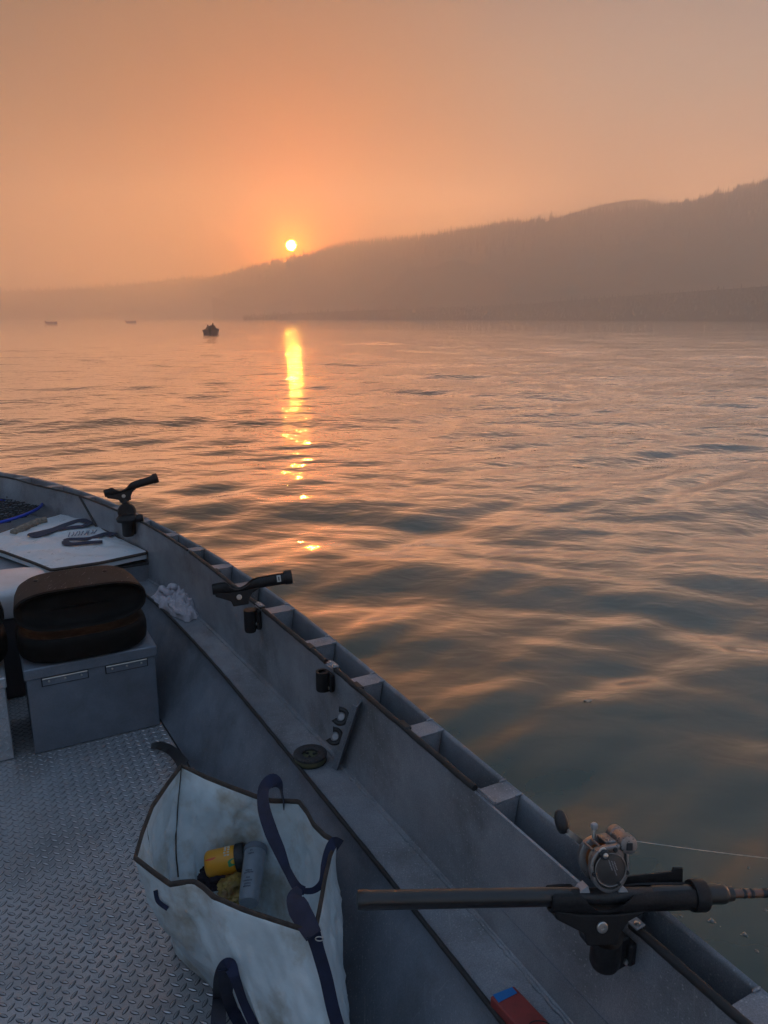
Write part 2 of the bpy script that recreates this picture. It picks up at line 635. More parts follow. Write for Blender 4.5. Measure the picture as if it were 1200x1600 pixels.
def hill(name, prof, dist, depth, rough, tree_h, n_trees, seed, rows=14, back=500.0):
    """prof: ridge line as (u, v) bearings; dist(u) metres to the ridge; the land climbs from the water"""
    us = np.array([p[0] for p in prof], float); vs_ = np.array([p[1] for p in prof], float)
    n = int((us[-1] - us[0]) / 6) + 1
    U = np.linspace(us[0], us[-1], n)
    V = np.interp(U, us, vs_)
    P = []
    r = random.Random(seed)
    ridge = []
    for u, v in zip(U, V):
        az, tn = az_tan(u, v)
        D = dist(u)
        h = CAM_Z + tn * D
        ridge.append((az, D, h))
    for i in range(rows + 4):
        row = []
        for j, (az, D, h) in enumerate(ridge):
            if i < rows:
                t = i / (rows - 1)
                d = D - depth * (1 - t)
                z = -1.0 + (h + 1.0) * (t ** 0.85)
                nz = mnoise.fractal(Vector((math.sin(az) * d * .012, math.cos(az) * d * .012, seed)), 1.0, 2.0, 4)
                z += rough * nz * math.sin(t * math.pi) + (rough * .12 * nz if t == 1 else 0)
                z = max(z, -1.0)
            else:
                t = (i - rows + 1) / 4
                d = D + back * t
                z = -1 + (h + 1) * (1 - t) ** 1.3
            row.append((math.sin(az) * d, math.cos(az) * d, z))
        P.append(row)
    m = Mesh().grid(P)
    o = obj(name, m, hill_mat, smooth=180)
    o['kind'] = 'structure'
    if o.data.polygons[0].normal.z < 0:
        o.data.flip_normals()
    # conifers standing on it
    T = Mesh()
    for k in range(n_trees):
        j = r.uniform(0, n - 1.001); j0 = int(j); fj = j - j0
        i = (rows - 1) - abs(r.gauss(0, 1)) * 2.2
        if i < 0.3:
            continue
        i0 = min(int(i), rows - 2); fi = i - i0
        a = [P[i0][j0][c] * (1 - fj) + P[i0][j0 + 1][c] * fj for c in range(3)]
        b = [P[i0 + 1][j0][c] * (1 - fj) + P[i0 + 1][j0 + 1][c] * fj for c in range(3)]
        p = Vector([a[c] * (1 - fi) + b[c] * fi for c in range(3)])
        if p.z < 0.5:
            continue
        h = tree_h * r.uniform(.45, 1.0) * (1.25 if r.random() < .06 else 1)
        w = h * r.uniform(.16, .26)
        base = p.z - 0.5
        for q in range(3):
            z0 = base + h * (0.12 + .26 * q); z1 = base + h * (.50 + .25 * q)
            rr = w * (1 - .30 * q)
            ph = r.random() * 6
            vs = [(p.x + rr * r.uniform(.7, 1.2) * math.cos(ph + c * 1.257), p.y + rr * math.sin(ph + c * 1.257), z0 + r.uniform(-.04, .04) * h) for c in range(5)]
            vs.append((p.x, p.y, z1))
            T.add(vs, [(c, (c + 1) % 5, 5) for c in range(5)])
    if T.v:
        t = obj('conifer_forest', T, tree_mat, fix=False)
        t['kind'] = 'stuff'
        tg = {'far_ridge': 'dark conifers along the faint far ridge', 'mountain': 'tiny conifers on the rounded pale mountain top',
              'forested_hill': 'spiky conifers along the ridge of the long hill', 'river_bank': 'dark trees along the low far bank'}
        t['label'] = tg.get(name, 'conifers on the far slope')
    return o


hill('river_bank', [(380, 494), (440, 491), (500, 488), (600, 484), (700, 480), (830, 475), (920, 467), (1000, 461), (1100, 454), (1200, 447), (1400, 434), (1800, 400)],
     lambda u: 620 - 0.22 * (u - 500), 60, 1.5, 3.4, 2600, 3, rows=5, back=120)
hill('forested_hill', [(330, 446), (400, 422), (470, 404), (540, 391), (600, 382), (660, 377), (700, 369), (760, 362), (800, 356), (860, 349), (900, 343), (960, 338), (1040, 330), (1080, 322), (1120, 312), (1160, 302), (1200, 291), (1300, 262), (1500, 230), (1900, 200)],
     lambda u: 900 + min(210, max(0, 640 - u) * 1.8), 300, 14, 13.0, 5200, 5, back=140)
hill('mountain', [(780, 372), (840, 350), (880, 338), (920, 325), (960, 316), (1000, 311), (1030, 317), (1060, 330), (1120, 345), (1250, 345), (1500, 320), (1900, 300)],
     lambda u: 1130, 100, 8, 7.5, 1800, 8, back=70)
hill('far_ridge', [(-700, 420), (-400, 440), (-150, 452), (0, 455), (100, 453), (200, 446), (300, 436), (400, 424), (480, 414), (560, 406), (640, 398), (760, 390)],
     lambda u: 1130, 200, 8, 8.0, 2400, 9, back=70)


def build_haze():
    x, y0, y1, z0, z1 = 1300.0, -900.0, 1290.0, -2.1, 190.0
    m = Mesh(); m.box((0, (y0 + y1) / 2, (z0 + z1) / 2), (2 * x, y1 - y0, z1 - z0))
    mt = bpy.data.materials.new('haze'); mt.use_nodes = True
    nt = mt.node_tree; nt.nodes.clear()
    o_ = nt.nodes.new('ShaderNodeOutputMaterial'); v = nt.nodes.new('ShaderNodeVolumePrincipled')
    v.inputs['Color'].default_value = HAZE_COLOR
    v.inputs['Density'].default_value = HAZE_DENSITY
    v.inputs['Anisotropy'].default_value = HAZE_G
    nt.links.new(v.outputs[0], o_.inputs['Volume'])
    mt.volume_intersection_method if hasattr(mt, 'volume_intersection_method') else None
    o = obj('haze', m, mt)
    o['kind'] = 'stuff'
    return o


HAZE_COLOR = (1.0, 0.95, 0.86, 1)
HAZE_DENSITY = 0.0026
HAZE_G = 0.74
build_haze()
# ------------------------------------------------------------------ the boat
ALU = material('weathered_aluminium', (0.27, 0.285, 0.32), 0.52, metal=0.35, var=.22, var_scale=5, speck=.28, speck_scale=420,
               bump=0.0006, bump_scale=260, rough_var=.12, dirt=(0.12, 0.115, 0.11), dirt_scale=4, dirt_amt=.75, spots=.6, scuff=.22)
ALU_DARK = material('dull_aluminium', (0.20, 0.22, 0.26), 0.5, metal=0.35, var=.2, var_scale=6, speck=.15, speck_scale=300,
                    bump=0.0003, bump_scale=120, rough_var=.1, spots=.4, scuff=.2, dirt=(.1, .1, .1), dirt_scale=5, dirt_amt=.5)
DECK = material('tread_plate', (0.50, 0.505, 0.53), 0.42, metal=0.6, var=.13, var_scale=3.5, speck=.2, speck_scale=260,
                bump=0.0003, bump_scale=200, rough_var=.14, dirt=(0.20, 0.19, 0.19), dirt_scale=4, dirt_amt=.6, scuff=.15, spots=.3)
TREAD = material('tread_worn_metal', (0.55, 0.55, 0.57), 0.38, metal=0.8, var=.2, var_scale=4)
BLACK = material('black_rubber', (0.022, 0.020, 0.021), 0.55, var=.3, var_scale=30, bump=0.0006, bump_scale=150)
BLACK_PL = material('black_plastic', (0.018, 0.018, 0.021), 0.42, var=.3, var_scale=25, bump=0.0003, bump_scale=200, speck=.5, speck_scale=180)
STEEL = material('stainless_steel', (0.55, 0.54, 0.52), 0.3, metal=1.0, var=.15, var_scale=40)
RIM_MAT = ALU


def curve_fn(pts):
    xs = [p[0] for p in pts]; ys = [p[1] for p in pts]
    xx = np.array(xs); yy = np.array(ys)
    # monotone-ish cubic through finite differences
    d = np.gradient(yy, xx)

    def f(s):
        i = int(np.clip(np.searchsorted(xx, s) - 1, 0, len(xx) - 2))
        h = xx[i + 1] - xx[i]; t = (s - xx[i]) / h
        t = min(max(t, 0), 1)
        h00 = 2 * t ** 3 - 3 * t ** 2 + 1; h10 = t ** 3 - 2 * t ** 2 + t; h01 = -2 * t ** 3 + 3 * t ** 2; h11 = t ** 3 - t ** 2
        return float(h00 * yy[i] + h10 * h * d[i] + h01 * yy[i + 1] + h11 * h * d[i + 1])
    return f


RIM_Z, SHELF_Z = 0.62, 0.33
S_MIN, S_MAX = -1.6, 5.98
l_out = curve_fn([(-1.6, .96), (-.5, .995), (.6, 1.0), (1.27, .985), (1.98, .972), (2.5, .955), (2.97, .917), (3.31, .878), (3.67, .822), (4.17, .725), (4.9, .535), (5.45, .325), (5.81, .12), (5.98, .0)])
l_in = curve_fn([(-1.6, .88), (-.5, .91), (.57, .914), (.94, .905), (1.59, .884), (2.09, .863), (2.58, .838), (2.98, .815), (3.44, .778), (4.04, .688), (4.47, .585), (4.8, .485), (5.27, .272), (5.64, .10), (5.75, .0)])
l_jun = curve_fn([(-1.6, .85), (-.5, .875), (.94, .875), (1.33, .872), (1.72, .862), (2.13, .858), (2.89, .815), (3.25, .79), (3.53, .765), (4.04, .665), (4.5, .56), (5.0, .38), (5.4, .18), (5.62, .0)])
l_edge = curve_fn([(-1.6, .74), (0, .765), (.95, .764), (1.39, .757), (1.79, .747), (2.31, .733), (2.67, .72), (3.04, .70), (3.45, .667), (3.92, .60), (4.3, .52)])
l_flo = curve_fn([(-1.6, .56), (0, .57), (2.6, .565), (3.0, .545), (3.6, .50), (4.2, .42), (4.9, .28), (5.6, .05)])

boat = thing('fishing_boat', 'large grey aluminium boat in the foreground, with pocketed gunwale and tread plate deck', 'boat', W(0, 0, 0))


def srange(a, b, step=.06):
    n = max(2, int((b - a) / step) + 1)
    return np.linspace(a, b, n)


PORT = (1, -1)
for side in PORT:
    # hull skin with rolled rim, waterline to rim, one thick sheet
    ss = srange(S_MIN, S_MAX)
    rings = []
    for s in ss:
        lo = l_out(s)
        k = min(1.0, (S_MAX - s) / .5 + 0.02)
        prof = [(-.20 * k - .0, -.30), (-.10 * k, .0), (-.038, .38), (-.005, RIM_Z - .03), (-.001, RIM_Z - .008), (-.002, RIM_Z - .002), (-.006, RIM_Z + .002), (-.011, RIM_Z - .001), (-.013, RIM_Z - .008),
                (-.0135, RIM_Z - .03), (-.050, .38), (-.115 * k - .02, .0), (-.225 * k, -.30)]
        rings.append([W(s, side * max(lo + dl, 0.0), z) for dl, z in prof])
    m = Mesh().loft(rings, True, True)
    obj('hull_side', m, ALU, boat, smooth=50)
    # inner panel from shelf to inner rim (a folded sheet 5 mm thick)
    ss = srange(S_MIN, 5.75)
    rings = []
    for s in ss:
        li, lj = l_in(s), l_jun(min(s, 5.6))
        rings.append([W(s, side * max(l, 0.0), z) for l, z in ((lj, SHELF_Z), (lj + .004, SHELF_Z + .012), (li - .002, RIM_Z - .004), (li + .004, RIM_Z - .004), (lj + .010, SHELF_Z + .01), (lj + .006, SHELF_Z - .004))])
    obj('inner_panel', Mesh().loft(rings, True, True), ALU, boat, smooth=50)
    # side tray
    ss = srange(S_MIN, 3.93)
    rings = [[W(s, side * l, z) for l, z in ((l_edge(s), SHELF_Z), (l_jun(s) - .012, SHELF_Z), (l_jun(s) + .003, SHELF_Z + .012), (l_jun(s) + .003, SHELF_Z - .004), (l_edge(s), SHELF_Z - .004))] for s in ss]
    obj('side_tray', Mesh().loft(rings, True, True), ALU, boat, smooth=50)
    # lip and inner wall below the tray edge
    rings = []
    for s in ss:
        e, f = l_edge(s), l_flo(s)
        rings.append([W(s, side * l, z) for l, z in ((e, SHELF_Z + .001), (e - .004, SHELF_Z - .036), (e - .016, SHELF_Z - .048), (f + .012, .012), (f, .003), (f + .002, -.004), (f + .02, .01), (e - .004, SHELF_Z - .05), (e + .004, SHELF_Z - .036), (e + .006, SHELF_Z - .005))])
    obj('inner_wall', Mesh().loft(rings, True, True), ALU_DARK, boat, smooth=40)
    # black rubber edging along the tray
    m = Mesh()
    r_ = random.Random(3)
    pts = [W(s, side * (l_edge(s) - .001), SHELF_Z + .004 + r_.uniform(-.0006, .0006)) for s in srange(S_MIN, 3.93, .03)]
    m.tube(pts, [.0062 + r_.uniform(-.0006, .0006) for _ in pts], 8)
    obj('tray_edging', m, BLACK, boat, smooth=60)

# gunwale cross plates and the sunken web under each
GUS = [float(to_sl(pz(u, v, RIM_Z))[0]) for u, v in ((1192, 1580), (955, 1404), (778, 1238), (664, 1138), (575, 1062), (504, 1002), (444, 950))]
GUS = sorted(GUS)
GUS = [GUS[0] - .31 * k for k in range(6, 0, -1)] + GUS
GUS += [float(to_sl(pz(u, v, RIM_Z))[0]) for u, v in ((392, 912), (350, 884), (310, 857), (276, 834), (235, 812), (184, 793), (137, 776), (77, 760), (20, 748))]
rw = random.Random(12)
for side in PORT:
    for gi, s in enumerate(GUS):
        hw = .030
        out_, in_ = l_out(s) - .008, l_in(s) + .004
        if out_ - in_ < .01:
            continue
        m = Mesh()
        c = [W(s - hw, side * (l_in(s - hw) + .004), RIM_Z), W(s + hw, side * (l_in(s + hw) + .004), RIM_Z), W(s + hw, side * (l_out(s + hw) - .007), RIM_Z), W(s - hw, side * (l_out(s - hw) - .007), RIM_Z)]
        m.prism([p - Vector((0, 0, .0045)) for p in c], (0, 0, .004))
        # down-turned web on the bow side
        for q in (-1, 1):
            s1 = s + hw * q
            a, b_ = l_in(s1) + .006, l_out(s1) - .0145
            p1, p2 = W(s1, side * a, RIM_Z - .006), W(s1, side * b_, RIM_Z - .006)
            p3, p4 = W(s1, side * (l_out(s1) - .050), SHELF_Z + .05), W(s1, side * (l_jun(s1) + .012), SHELF_Z + .05)
            th = W(.003 * -q, 0, 0)
            m.prism([p1, p2, p3, p4], th)
        obj('cross_plate', m, ALU, boat, bevel=0.0)
        if side == 1 and s < 4.6:        # weld beads where the plate meets the inner rim
            wb = []
            for q in range(9):
                sq = s - hw + 2 * hw * q / 8
                wb.append(W(sq, l_in(sq) + .009 + rw.uniform(-.0008, .0008), RIM_Z + .0012 + rw.uniform(-.0005, .0005)))
            obj('weld_bead', Mesh().tube(wb, [.0030 + rw.uniform(-.0010, .0012) for _ in wb], 6), ALU, boat, smooth=80)
            for q in (-1, 1):
                c_ = W(s + q * (hw - .004), l_out(s) - .012, RIM_Z + .001)
                obj('weld_bead', Mesh().tube([c_ + W(q * .004, -.012, 0), c_ + W(q * .004, 0, .001), c_ + W(q * .004, .006, 0)], [.002, .0036, .002], 6), ALU, boat, smooth=80)
    # pocket floor
    ss = srange(S_MIN, 5.5)
    P = [[W(s, side * (l_jun(s) + .008), .41), W(s, side * (l_out(s) - .040), .41)] for s in ss]
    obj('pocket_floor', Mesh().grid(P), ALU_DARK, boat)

# black rope-like edging on the inner rim, in lengths with bare metal between
rim_r = random.Random(5)


def edging(s0, s1, r=.0078, side=1, mat=BLACK):
    pts, rs = [], []
    for s in srange(s0, s1, .012):
        pts.append(W(s, side * (l_in(s) + .001 + .0005 * math.sin(s * 37)), RIM_Z + .003 + .0004 * math.sin(s * 61)))
        rs.append(r * (1 + rim_r.uniform(-.09, .09)))
    o = obj('rim_edging', Mesh().tube(pts, rs, 8), mat, boat, smooth=60)
    return o


S_C = lambda u, v: float(to_sl(pz(u, v, RIM_Z))[0])
edging(-1.4, S_C(985, 1447))
edging(S_C(734, 1236), S_C(519, 1049))
edging(S_C(506, 1036), S_C(408, 955))
edging(S_C(395, 945), S_C(300, 863))
edging(S_C(296, 860), 4.05, .006)
edging(4.12, 5.66, .006)
edging(-1.4, 5.66, .0062, -1)
# little clips holding the edging
for u, v in ((632, 1137), (486, 1013), (560, 1075), (402, 950), (340, 894)):
    s = S_C(u, v)
    m = Mesh(); 
    ang = math.atan2(l_in(s + .05) - l_in(s - .05), .1)
    M = Matrix.Rotation(math.atan2(A2.y, A2.x) - ang, 4, 'Z')
    m.box(W(s, l_in(s) + .004, RIM_Z + .006), (.045, .022, .012), M, .004)
    obj('edging_clip', m, BLACK, boat)

# deck
P = []
for s in srange(S_MIN, 5.55, .15):
    w = l_flo(s) + .004
    P.append([W(s, -w, 0), W(s, -w * .33, 0), W(s, w * .33, 0), W(s, w, 0)])
obj('deck', Mesh().grid(P), DECK, boat)
# raised treads
T = Mesh(); G_ = Mesh()
pitch = .0355
r_ = random.Random(9)
L_, w_, h_ = .0128, .0033, .0026
lens = [(-L_, 0, 0), (-L_ * .55, w_ * .75, 0), (0, w_, 0), (L_ * .55, w_ * .75, 0), (L_, 0, 0), (L_ * .55, -w_ * .75, 0), (0, -w_, 0), (-L_ * .55, -w_ * .75, 0),
        (-L_ * .5, w_ * .22, h_ * .8), (0, w_ * .35, h_), (L_ * .5, w_ * .22, h_ * .8), (L_ * .5, -w_ * .22, h_ * .8), (0, -w_ * .35, h_), (-L_ * .5, -w_ * .22, h_ * .8)]
lf = [(0, 1, 8), (1, 2, 9, 8), (2, 3, 10, 9), (3, 4, 10), (4, 5, 11), (5, 6, 12, 11), (6, 7, 13, 12), (7, 0, 13), (0, 8, 13), (4, 11, 10), (8, 9, 12, 13), (9, 10, 11, 12)]
n_tr = 0
th0 = math.atan2(N2.y, N2.x)
for i in range(int(-.6 / pitch), int(4.2 / pitch)):
    for j in range(-17, 18):
        for q in (0, 1):
            s, l = (i + .5 * q) * pitch, (j + .5 * q) * pitch
            if not (-.3 < s < 3.9) or abs(l) > l_flo(s) - .012:
                continue
            c = W(s, l, 0)
            a = th0 - math.pi / 4 + q * math.pi / 2 + r_.uniform(-.03, .03)
            ca, sa = math.cos(a), math.sin(a)
            k = r_.uniform(.92, 1.05); hz = r_.uniform(.75, 1.1)
            T.add([(c.x + (p[0] * ca - p[1] * sa) * k, c.y + (p[0] * sa + p[1] * ca) * k, p[2] * hz + .0001) for p in lens], lf)
            G_.add([(c.x + (p[0] * ca * 1.12 - p[1] * sa * 1.7) * k + .0006, c.y + (p[0] * sa * 1.12 + p[1] * ca * 1.7) * k - .0010, .00025) for p in lens[:8]], [tuple(range(8))])  # flat dark lens, larger than the tread and shifted to one side
            n_tr += 1
o = obj('deck_treads', T, TREAD, boat, fix=False)
o['kind'] = 'stuff'

o = obj('tread_outline', G_, material('dark_outline', (0.07, 0.07, 0.08), 0.8, var=.4, var_scale=60), boat, fix=False)
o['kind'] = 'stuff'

# seam between deck and wall: a dark caulk line
for side in PORT:
    m = Mesh().tube([W(s, side * (l_flo(s) + .001), .003) for s in srange(S_MIN, 4.1, .08)], .0035, 6)
    obj('deck_seam', m, BLACK, boat)

# raised bow platform with its front bulkhead
BOW_Z = 0.42
S_BOW = 3.90
P = []
for s in srange(S_BOW, 5.55, .1):
    w = l_jun(min(s, 5.6)) + (l_in(s) - l_jun(min(s, 5.6))) * .3 - .004
    P.append([W(s, -w, BOW_Z), W(s, 0, BOW_Z), W(s, w, BOW_Z)])
obj('bow_platform', Mesh().grid(P), ALU, boat)
m = Mesh()
w1, w0 = l_jun(S_BOW) + .018, l_flo(S_BOW)
wj = l_jun(S_BOW) - .004
m.prism([W(S_BOW, -w0, .002), W(S_BOW, w0, .002), W(S_BOW, wj, SHELF_Z), W(S_BOW, w1, BOW_Z - .001), W(S_BOW, -w1, BOW_Z - .001), W(S_BOW, -wj, SHELF_Z)], W(.006, 0, 0))
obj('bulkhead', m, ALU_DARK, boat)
m = Mesh().tube([W(S_BOW, l, BOW_Z + .002) for l in np.linspace(-w1, w1, 20)], .006, 8)
obj('platform_edging', m, BLACK, boat, smooth=60)
# bow frame ribs: a black-edged strap running from the rim down the inner panel
for side in PORT:
    s0 = float(to_sl(pz(128, 776, RIM_Z))[0])
    pts = []
    s9 = to_sl(pz(172, 842, BOW_Z))[0]
    for k in range(9):
        t = k / 8
        s = s0 + (s9 - s0) * t
        zz = RIM_Z + (BOW_Z - RIM_Z) * t
        q = (zz - SHELF_Z) / (RIM_Z - SHELF_Z)
        pts.append(W(s, side * (l_in(s) * q + l_jun(s) * (1 - q) - .004), zz))
    obj('bow_frame_edging', Mesh().tube(pts, .0075, 8), BLACK, boat, smooth=60)
# transom behind the photographer
m = Mesh()
m.prism([W(S_MIN, -.75, -.3), W(S_MIN, .75, -.3), W(S_MIN, .95, RIM_Z - .02), W(S_MIN, -.95, RIM_Z - .02)], W(-.02, 0, 0))
obj('transom', m, ALU, boat)
# underside so the boat is a closed hull
P = [[W(s, -max(l_out(s) - .21, .0), -.295), W(s, max(l_out(s) - .21, .0), -.295)] for s in srange(S_MIN, 5.95, .2)]
obj('hull_bottom', Mesh().grid(P), ALU, boat)
# rivets along the tray junction welds
m = Mesh()
wr = random.Random(4)
pts = [W(s, l_jun(s) - .003 + wr.uniform(-.0015, .0015), SHELF_Z + .005 + wr.uniform(-.001, .001)) for s in srange(.2, 3.9, .012)]
m.tube(pts, [.0055 + wr.uniform(-.0015, .0015) for _ in pts], 7)
obj('weld_seam', m, ALU, boat, smooth=80)
m = Mesh()
for u, v in ((392, 905),):
    s = S_C(404, 912)
    c = W(s, l_out(s) - .035, RIM_Z - .03)
cleat = thing('mooring_cleat', 'small shiny metal cleat in a gunwale pocket behind the middle rod holder', 'cleat', c)
obj('horn', Mesh().tube([c + W(-.03, 0, .03), c + W(-.012, 0, .022), c + W(.012, 0, .022), c + W(.03, 0, .03)], [.004, .006, .006, .004], 8), STEEL, cleat, smooth=60)
for q in (-.01, .01):
    obj('stem', Mesh().tube([c + W(q, 0, -.02), c + W(q, 0, .02)], .004, 8), STEEL, cleat, smooth=60)
# ------------------------------------------------------------------ things in the boat
CAM = Vector((0, 0, CAM_Z))


def plane_hit(u, v, p0, p1, p2, off=0.0):
    nrm = (p1 - p0).cross(p2 - p0).normalized()
    if nrm.dot(CAM - p0) < 0:
        nrm = -nrm
    d = ray(u, v)
    t = (p0 + nrm * off - CAM).dot(nrm) / d.dot(nrm)
    return CAM + d * t


def frame_matrix(o, x, lean=0.0):
    """x axis along x, z axis up, leaned towards the -y side by lean"""
    x = x.normalized()
    z = (Vector((0, 0, 1)) - x * x.z).normalized()
    z = Matrix.Rotation(lean, 3, x) @ z
    y = z.cross(x)
    M = Matrix((x, y, z)).transposed().to_4x4()
    M.translation = o
    return M


def box_in(parent, name, s0, s1, l0, l1, z0, z1, mat, bevel=.004, bw=None):
    """bevelled box in boat axes"""
    M = Matrix((Vector((A2.x, A2.y, 0)), Vector((N2.x, N2.y, 0)), Vector((0, 0, 1)))).transposed()
    m = Mesh().box(W((s0 + s1) / 2, (l0 + l1) / 2, (z0 + z1) / 2), (s1 - s0, l1 - l0, z1 - z0), M, bevel)
    return obj(name, m, mat, parent)


# ---- storage box
BOXM = material('box_aluminium', (0.19, 0.215, 0.26), 0.5, metal=0.3, var=.16, var_scale=7, speck=.12, speck_scale=260, bump=0.0003, bump_scale=90, rough_var=.1, dirt=(.13, .13, .13), dirt_scale=9, dirt_amt=.4)
sb = thing('storage_box', 'grey aluminium storage box with two strip hinges, under the black seat', 'storage box', W(3.16, .30, 0))
box_in(sb, 'body', 2.994, 3.335, .057, .536, .002, .320, BOXM, .003)
lid = box_in(sb, 'lid', 2.984, 3.342, .050, .545, .3145, .360, BOXM, .004)
for l0, l1 in ((.112, .275), (.345, .502)):
    obj('hinge_outline', Mesh().prism([W(2.9925, l0 - .004, .2765), W(2.9925, l1 + .004, .2765), W(2.9925, l1 + .004, .3135), W(2.9925, l0 - .004, .3135)], W(.0012, 0, 0)), BLACK, sb)  # black sheet behind the hinge, drawing the dark gap round it
    h = box_in(sb, 'hinge', 2.9890, 2.9920, l0, l1, .280, .3115, BOXM, .001)
    m = Mesh().tube([W(2.9855, l0, .3105), W(2.9855, l1, .3105)], .0034, 8)
    obj('hinge_pin', m, STEEL, h)
    for k in range(3):
        l = l0 + (l1 - l0) * (.14 + .36 * k)
        obj('rivet', Mesh().lathe([(.0048, -.0005), (.0046, .0012), (.0028, .0026), (0.0004, .003)], W(2.9890, l, .296), (-A2.x, -A2.y, 0), 10), STEEL, h, smooth=60)

tb = thing('tread_plate_box', 'tread plate storage box cut off by the left edge of the picture', 'storage box', W(3.16, -.28, 0))
box_in(tb, 'body', 3.0, 3.34, -.50, -.016, .002, .31, DECK, .003)
box_in(tb, 'lid', 2.99, 3.35, -.507, -.010, .3005, .345, DECK, .005)
m = Mesh()
for i in range(18):
    for j in range(12):
        l, z = -.49 + i * .0268, .02 + j * .0262
        if z > .285:
            continue
        a = .785 + (math.pi / 2) * ((i + j) % 2)
        ca, sa = math.cos(a), math.sin(a)
        m.add([W(3.0 - p[2] + .0002, l + p[0] * ca - p[1] * sa, z + p[0] * sa + p[1] * ca) for p in lens], lf)
o = obj('tread_pattern', m, TREAD, tb, fix=False); o['kind'] = 'stuff'

# ---- folded boat seats
SEATM = material('black_moulded_seat', (0.008, 0.0068, 0.0065), 0.6, spec=.12, var=.4, var_scale=9, bump=0.0005, bump_scale=120, rough_var=.12)
SEATTOP = material('scuffed_seat_plastic', (0.022, 0.020, 0.020), 0.62, spec=.2, var=.4, var_scale=10, bump=0.0006, bump_scale=90, scratch=.8, dirt=(.03, .025, .02), dirt_scale=8, dirt_amt=.6)


def sell(s0, l0, hs, hl, z, e=3.2, n=56, tilt=0.0, front=0.0):
    pts = []
    for k in range(n):
        a = 2 * math.pi * k / n
        c, s_ = math.cos(a), math.sin(a)
        x = math.copysign(abs(c) ** (2 / e), c) * hs
        y = math.copysign(abs(s_) ** (2 / e), s_) * hl
        sag = -front * max(0, -c) ** 2
        pts.append(W(s0 + x, l0 + y, z + tilt * y + sag))
    return pts


def boat_seat(l0, s0, label):
    t = thing('boat_seat', label, 'seat', W(s0, l0, .36), group='folding boat seats')
    hl, hs = .245, .19
    R = [(.60, .361), (.82, .362), (.93, .368), (.985, .382), (1.0, .405), (1.0, .436), (.985, .455), (.95, .464), (.88, .462), (.80, .440), (.5, .425)]
    m = Mesh().loft([sell(s0 - .022, l0, hs * k, hl * k, z, 3.0) for k, z in R], True, True)
    obj('seat_pan', m, SEATM, t, smooth=60)
    # backrest folded forward: a deep shell whose mouth faces aft, over the pan

    def mouth(s, k, kz, zc, e=3.4, n=64, lean=.16, hz=.076):
        pts = []
        for q in range(n):
            a = 2 * math.pi * q / n
            c, s_ = math.cos(a), math.sin(a)
            y = math.copysign(abs(c) ** (2 / e), c) * hl * k
            z = math.copysign(abs(s_) ** (2 / 2.6), s_) * hz * kz
            pts.append(W(s + z * lean - .035 * (1 - (y / hl) ** 2) * (1 if z < 0 else .35), l0 + y, zc + z))
        return pts
    s1 = s0 - .115
    zc = .556
    outer = [mouth(s1 + .272, .05, .05, zc + .03), mouth(s1 + .272, .35, .25, zc + .03), mouth(s1 + .27, .60, .45, zc + .030), mouth(s1 + .262, .80, .70, zc + .020), mouth(s1 + .235, .90, .86, zc + .008), mouth(s1 + .17, .955, .94, zc + .002), mouth(s1 + .05, .99, .985, zc), mouth(s1 + .008, 1.0, 1.0, zc)]
    obj('backrest_shell', Mesh().loft(outer, True, False), SEATTOP, t, smooth=60)
    inner = [mouth(s1 + .006, .995, .99, zc), mouth(s1 - .006, .985, .965, zc), mouth(s1 - .004, .955, .90, zc), mouth(s1 + .012, .925, .84, zc), mouth(s1 + .030, .87, .72, zc - .004), mouth(s1 + .036, .6, .45, zc - .004), mouth(s1 + .037, .3, .2, zc - .004), mouth(s1 + .037, .05, .04, zc - .004)]
    obj('backrest_pad', Mesh().loft(inner, True, False), SEATM, t, smooth=60)
    for dl in (-.15, .11):
        c = W(s1 + .13, l0 + dl, zc + .0835)
        obj('bolt', Mesh().lathe([(.009, 0), (.009, .004), (.003, .006)], c, (0, 0, 1), 12), BLACK_PL, t)
    for dl in (-.225, .225):
        c = W(s0 + .09, l0 + dl, .47)
        obj('hinge_arm', Mesh().box(c, (.05, .012, .12), Matrix.Rotation(math.atan2(A2.y, A2.x), 3, 'Z'), .004), BLACK_PL, t)
    return t


boat_seat(.288, 3.175, 'scuffed black folded boat seat on the grey hinged storage box')
boat_seat(-.232, 3.22, 'black folded boat seat cut off by the left edge, on the tread plate box')

# ---- white cooler behind the seats
COOLM = material('white_cooler_shell', (0.62, 0.63, 0.66), 0.32, var=.08, var_scale=6, coat=.3, dirt=(.35, .33, .30), dirt_scale=5, dirt_amt=.35)
t = thing('cooler', 'rounded cooler with a white lid behind the black seat at the left edge', 'cooler', W(3.70, -.06, .0))
def rr_loft(s0, l0, hs, hl, zs, e=4.0):
    return [sell(s0, l0, hs * k, hl * k, z, e, 48) for k, z in zs]
obj('cooler_body', Mesh().loft(rr_loft(3.70, -.05, .185, .26, [(.90, .005), (.93, .02), (.97, .30), (.97, .385)]), True, True), material('dark_cooler_body', (.05, .05, .06), .5), t, smooth=50)
obj('cooler_lid', Mesh().loft(rr_loft(3.70, -.05, .19, .268, [(.985, .3855), (1.0, .395), (1.0, .455), (.985, .482), (.93, .502), (.8, .508), (.3, .510)]), True, True), COOLM, t, smooth=60)

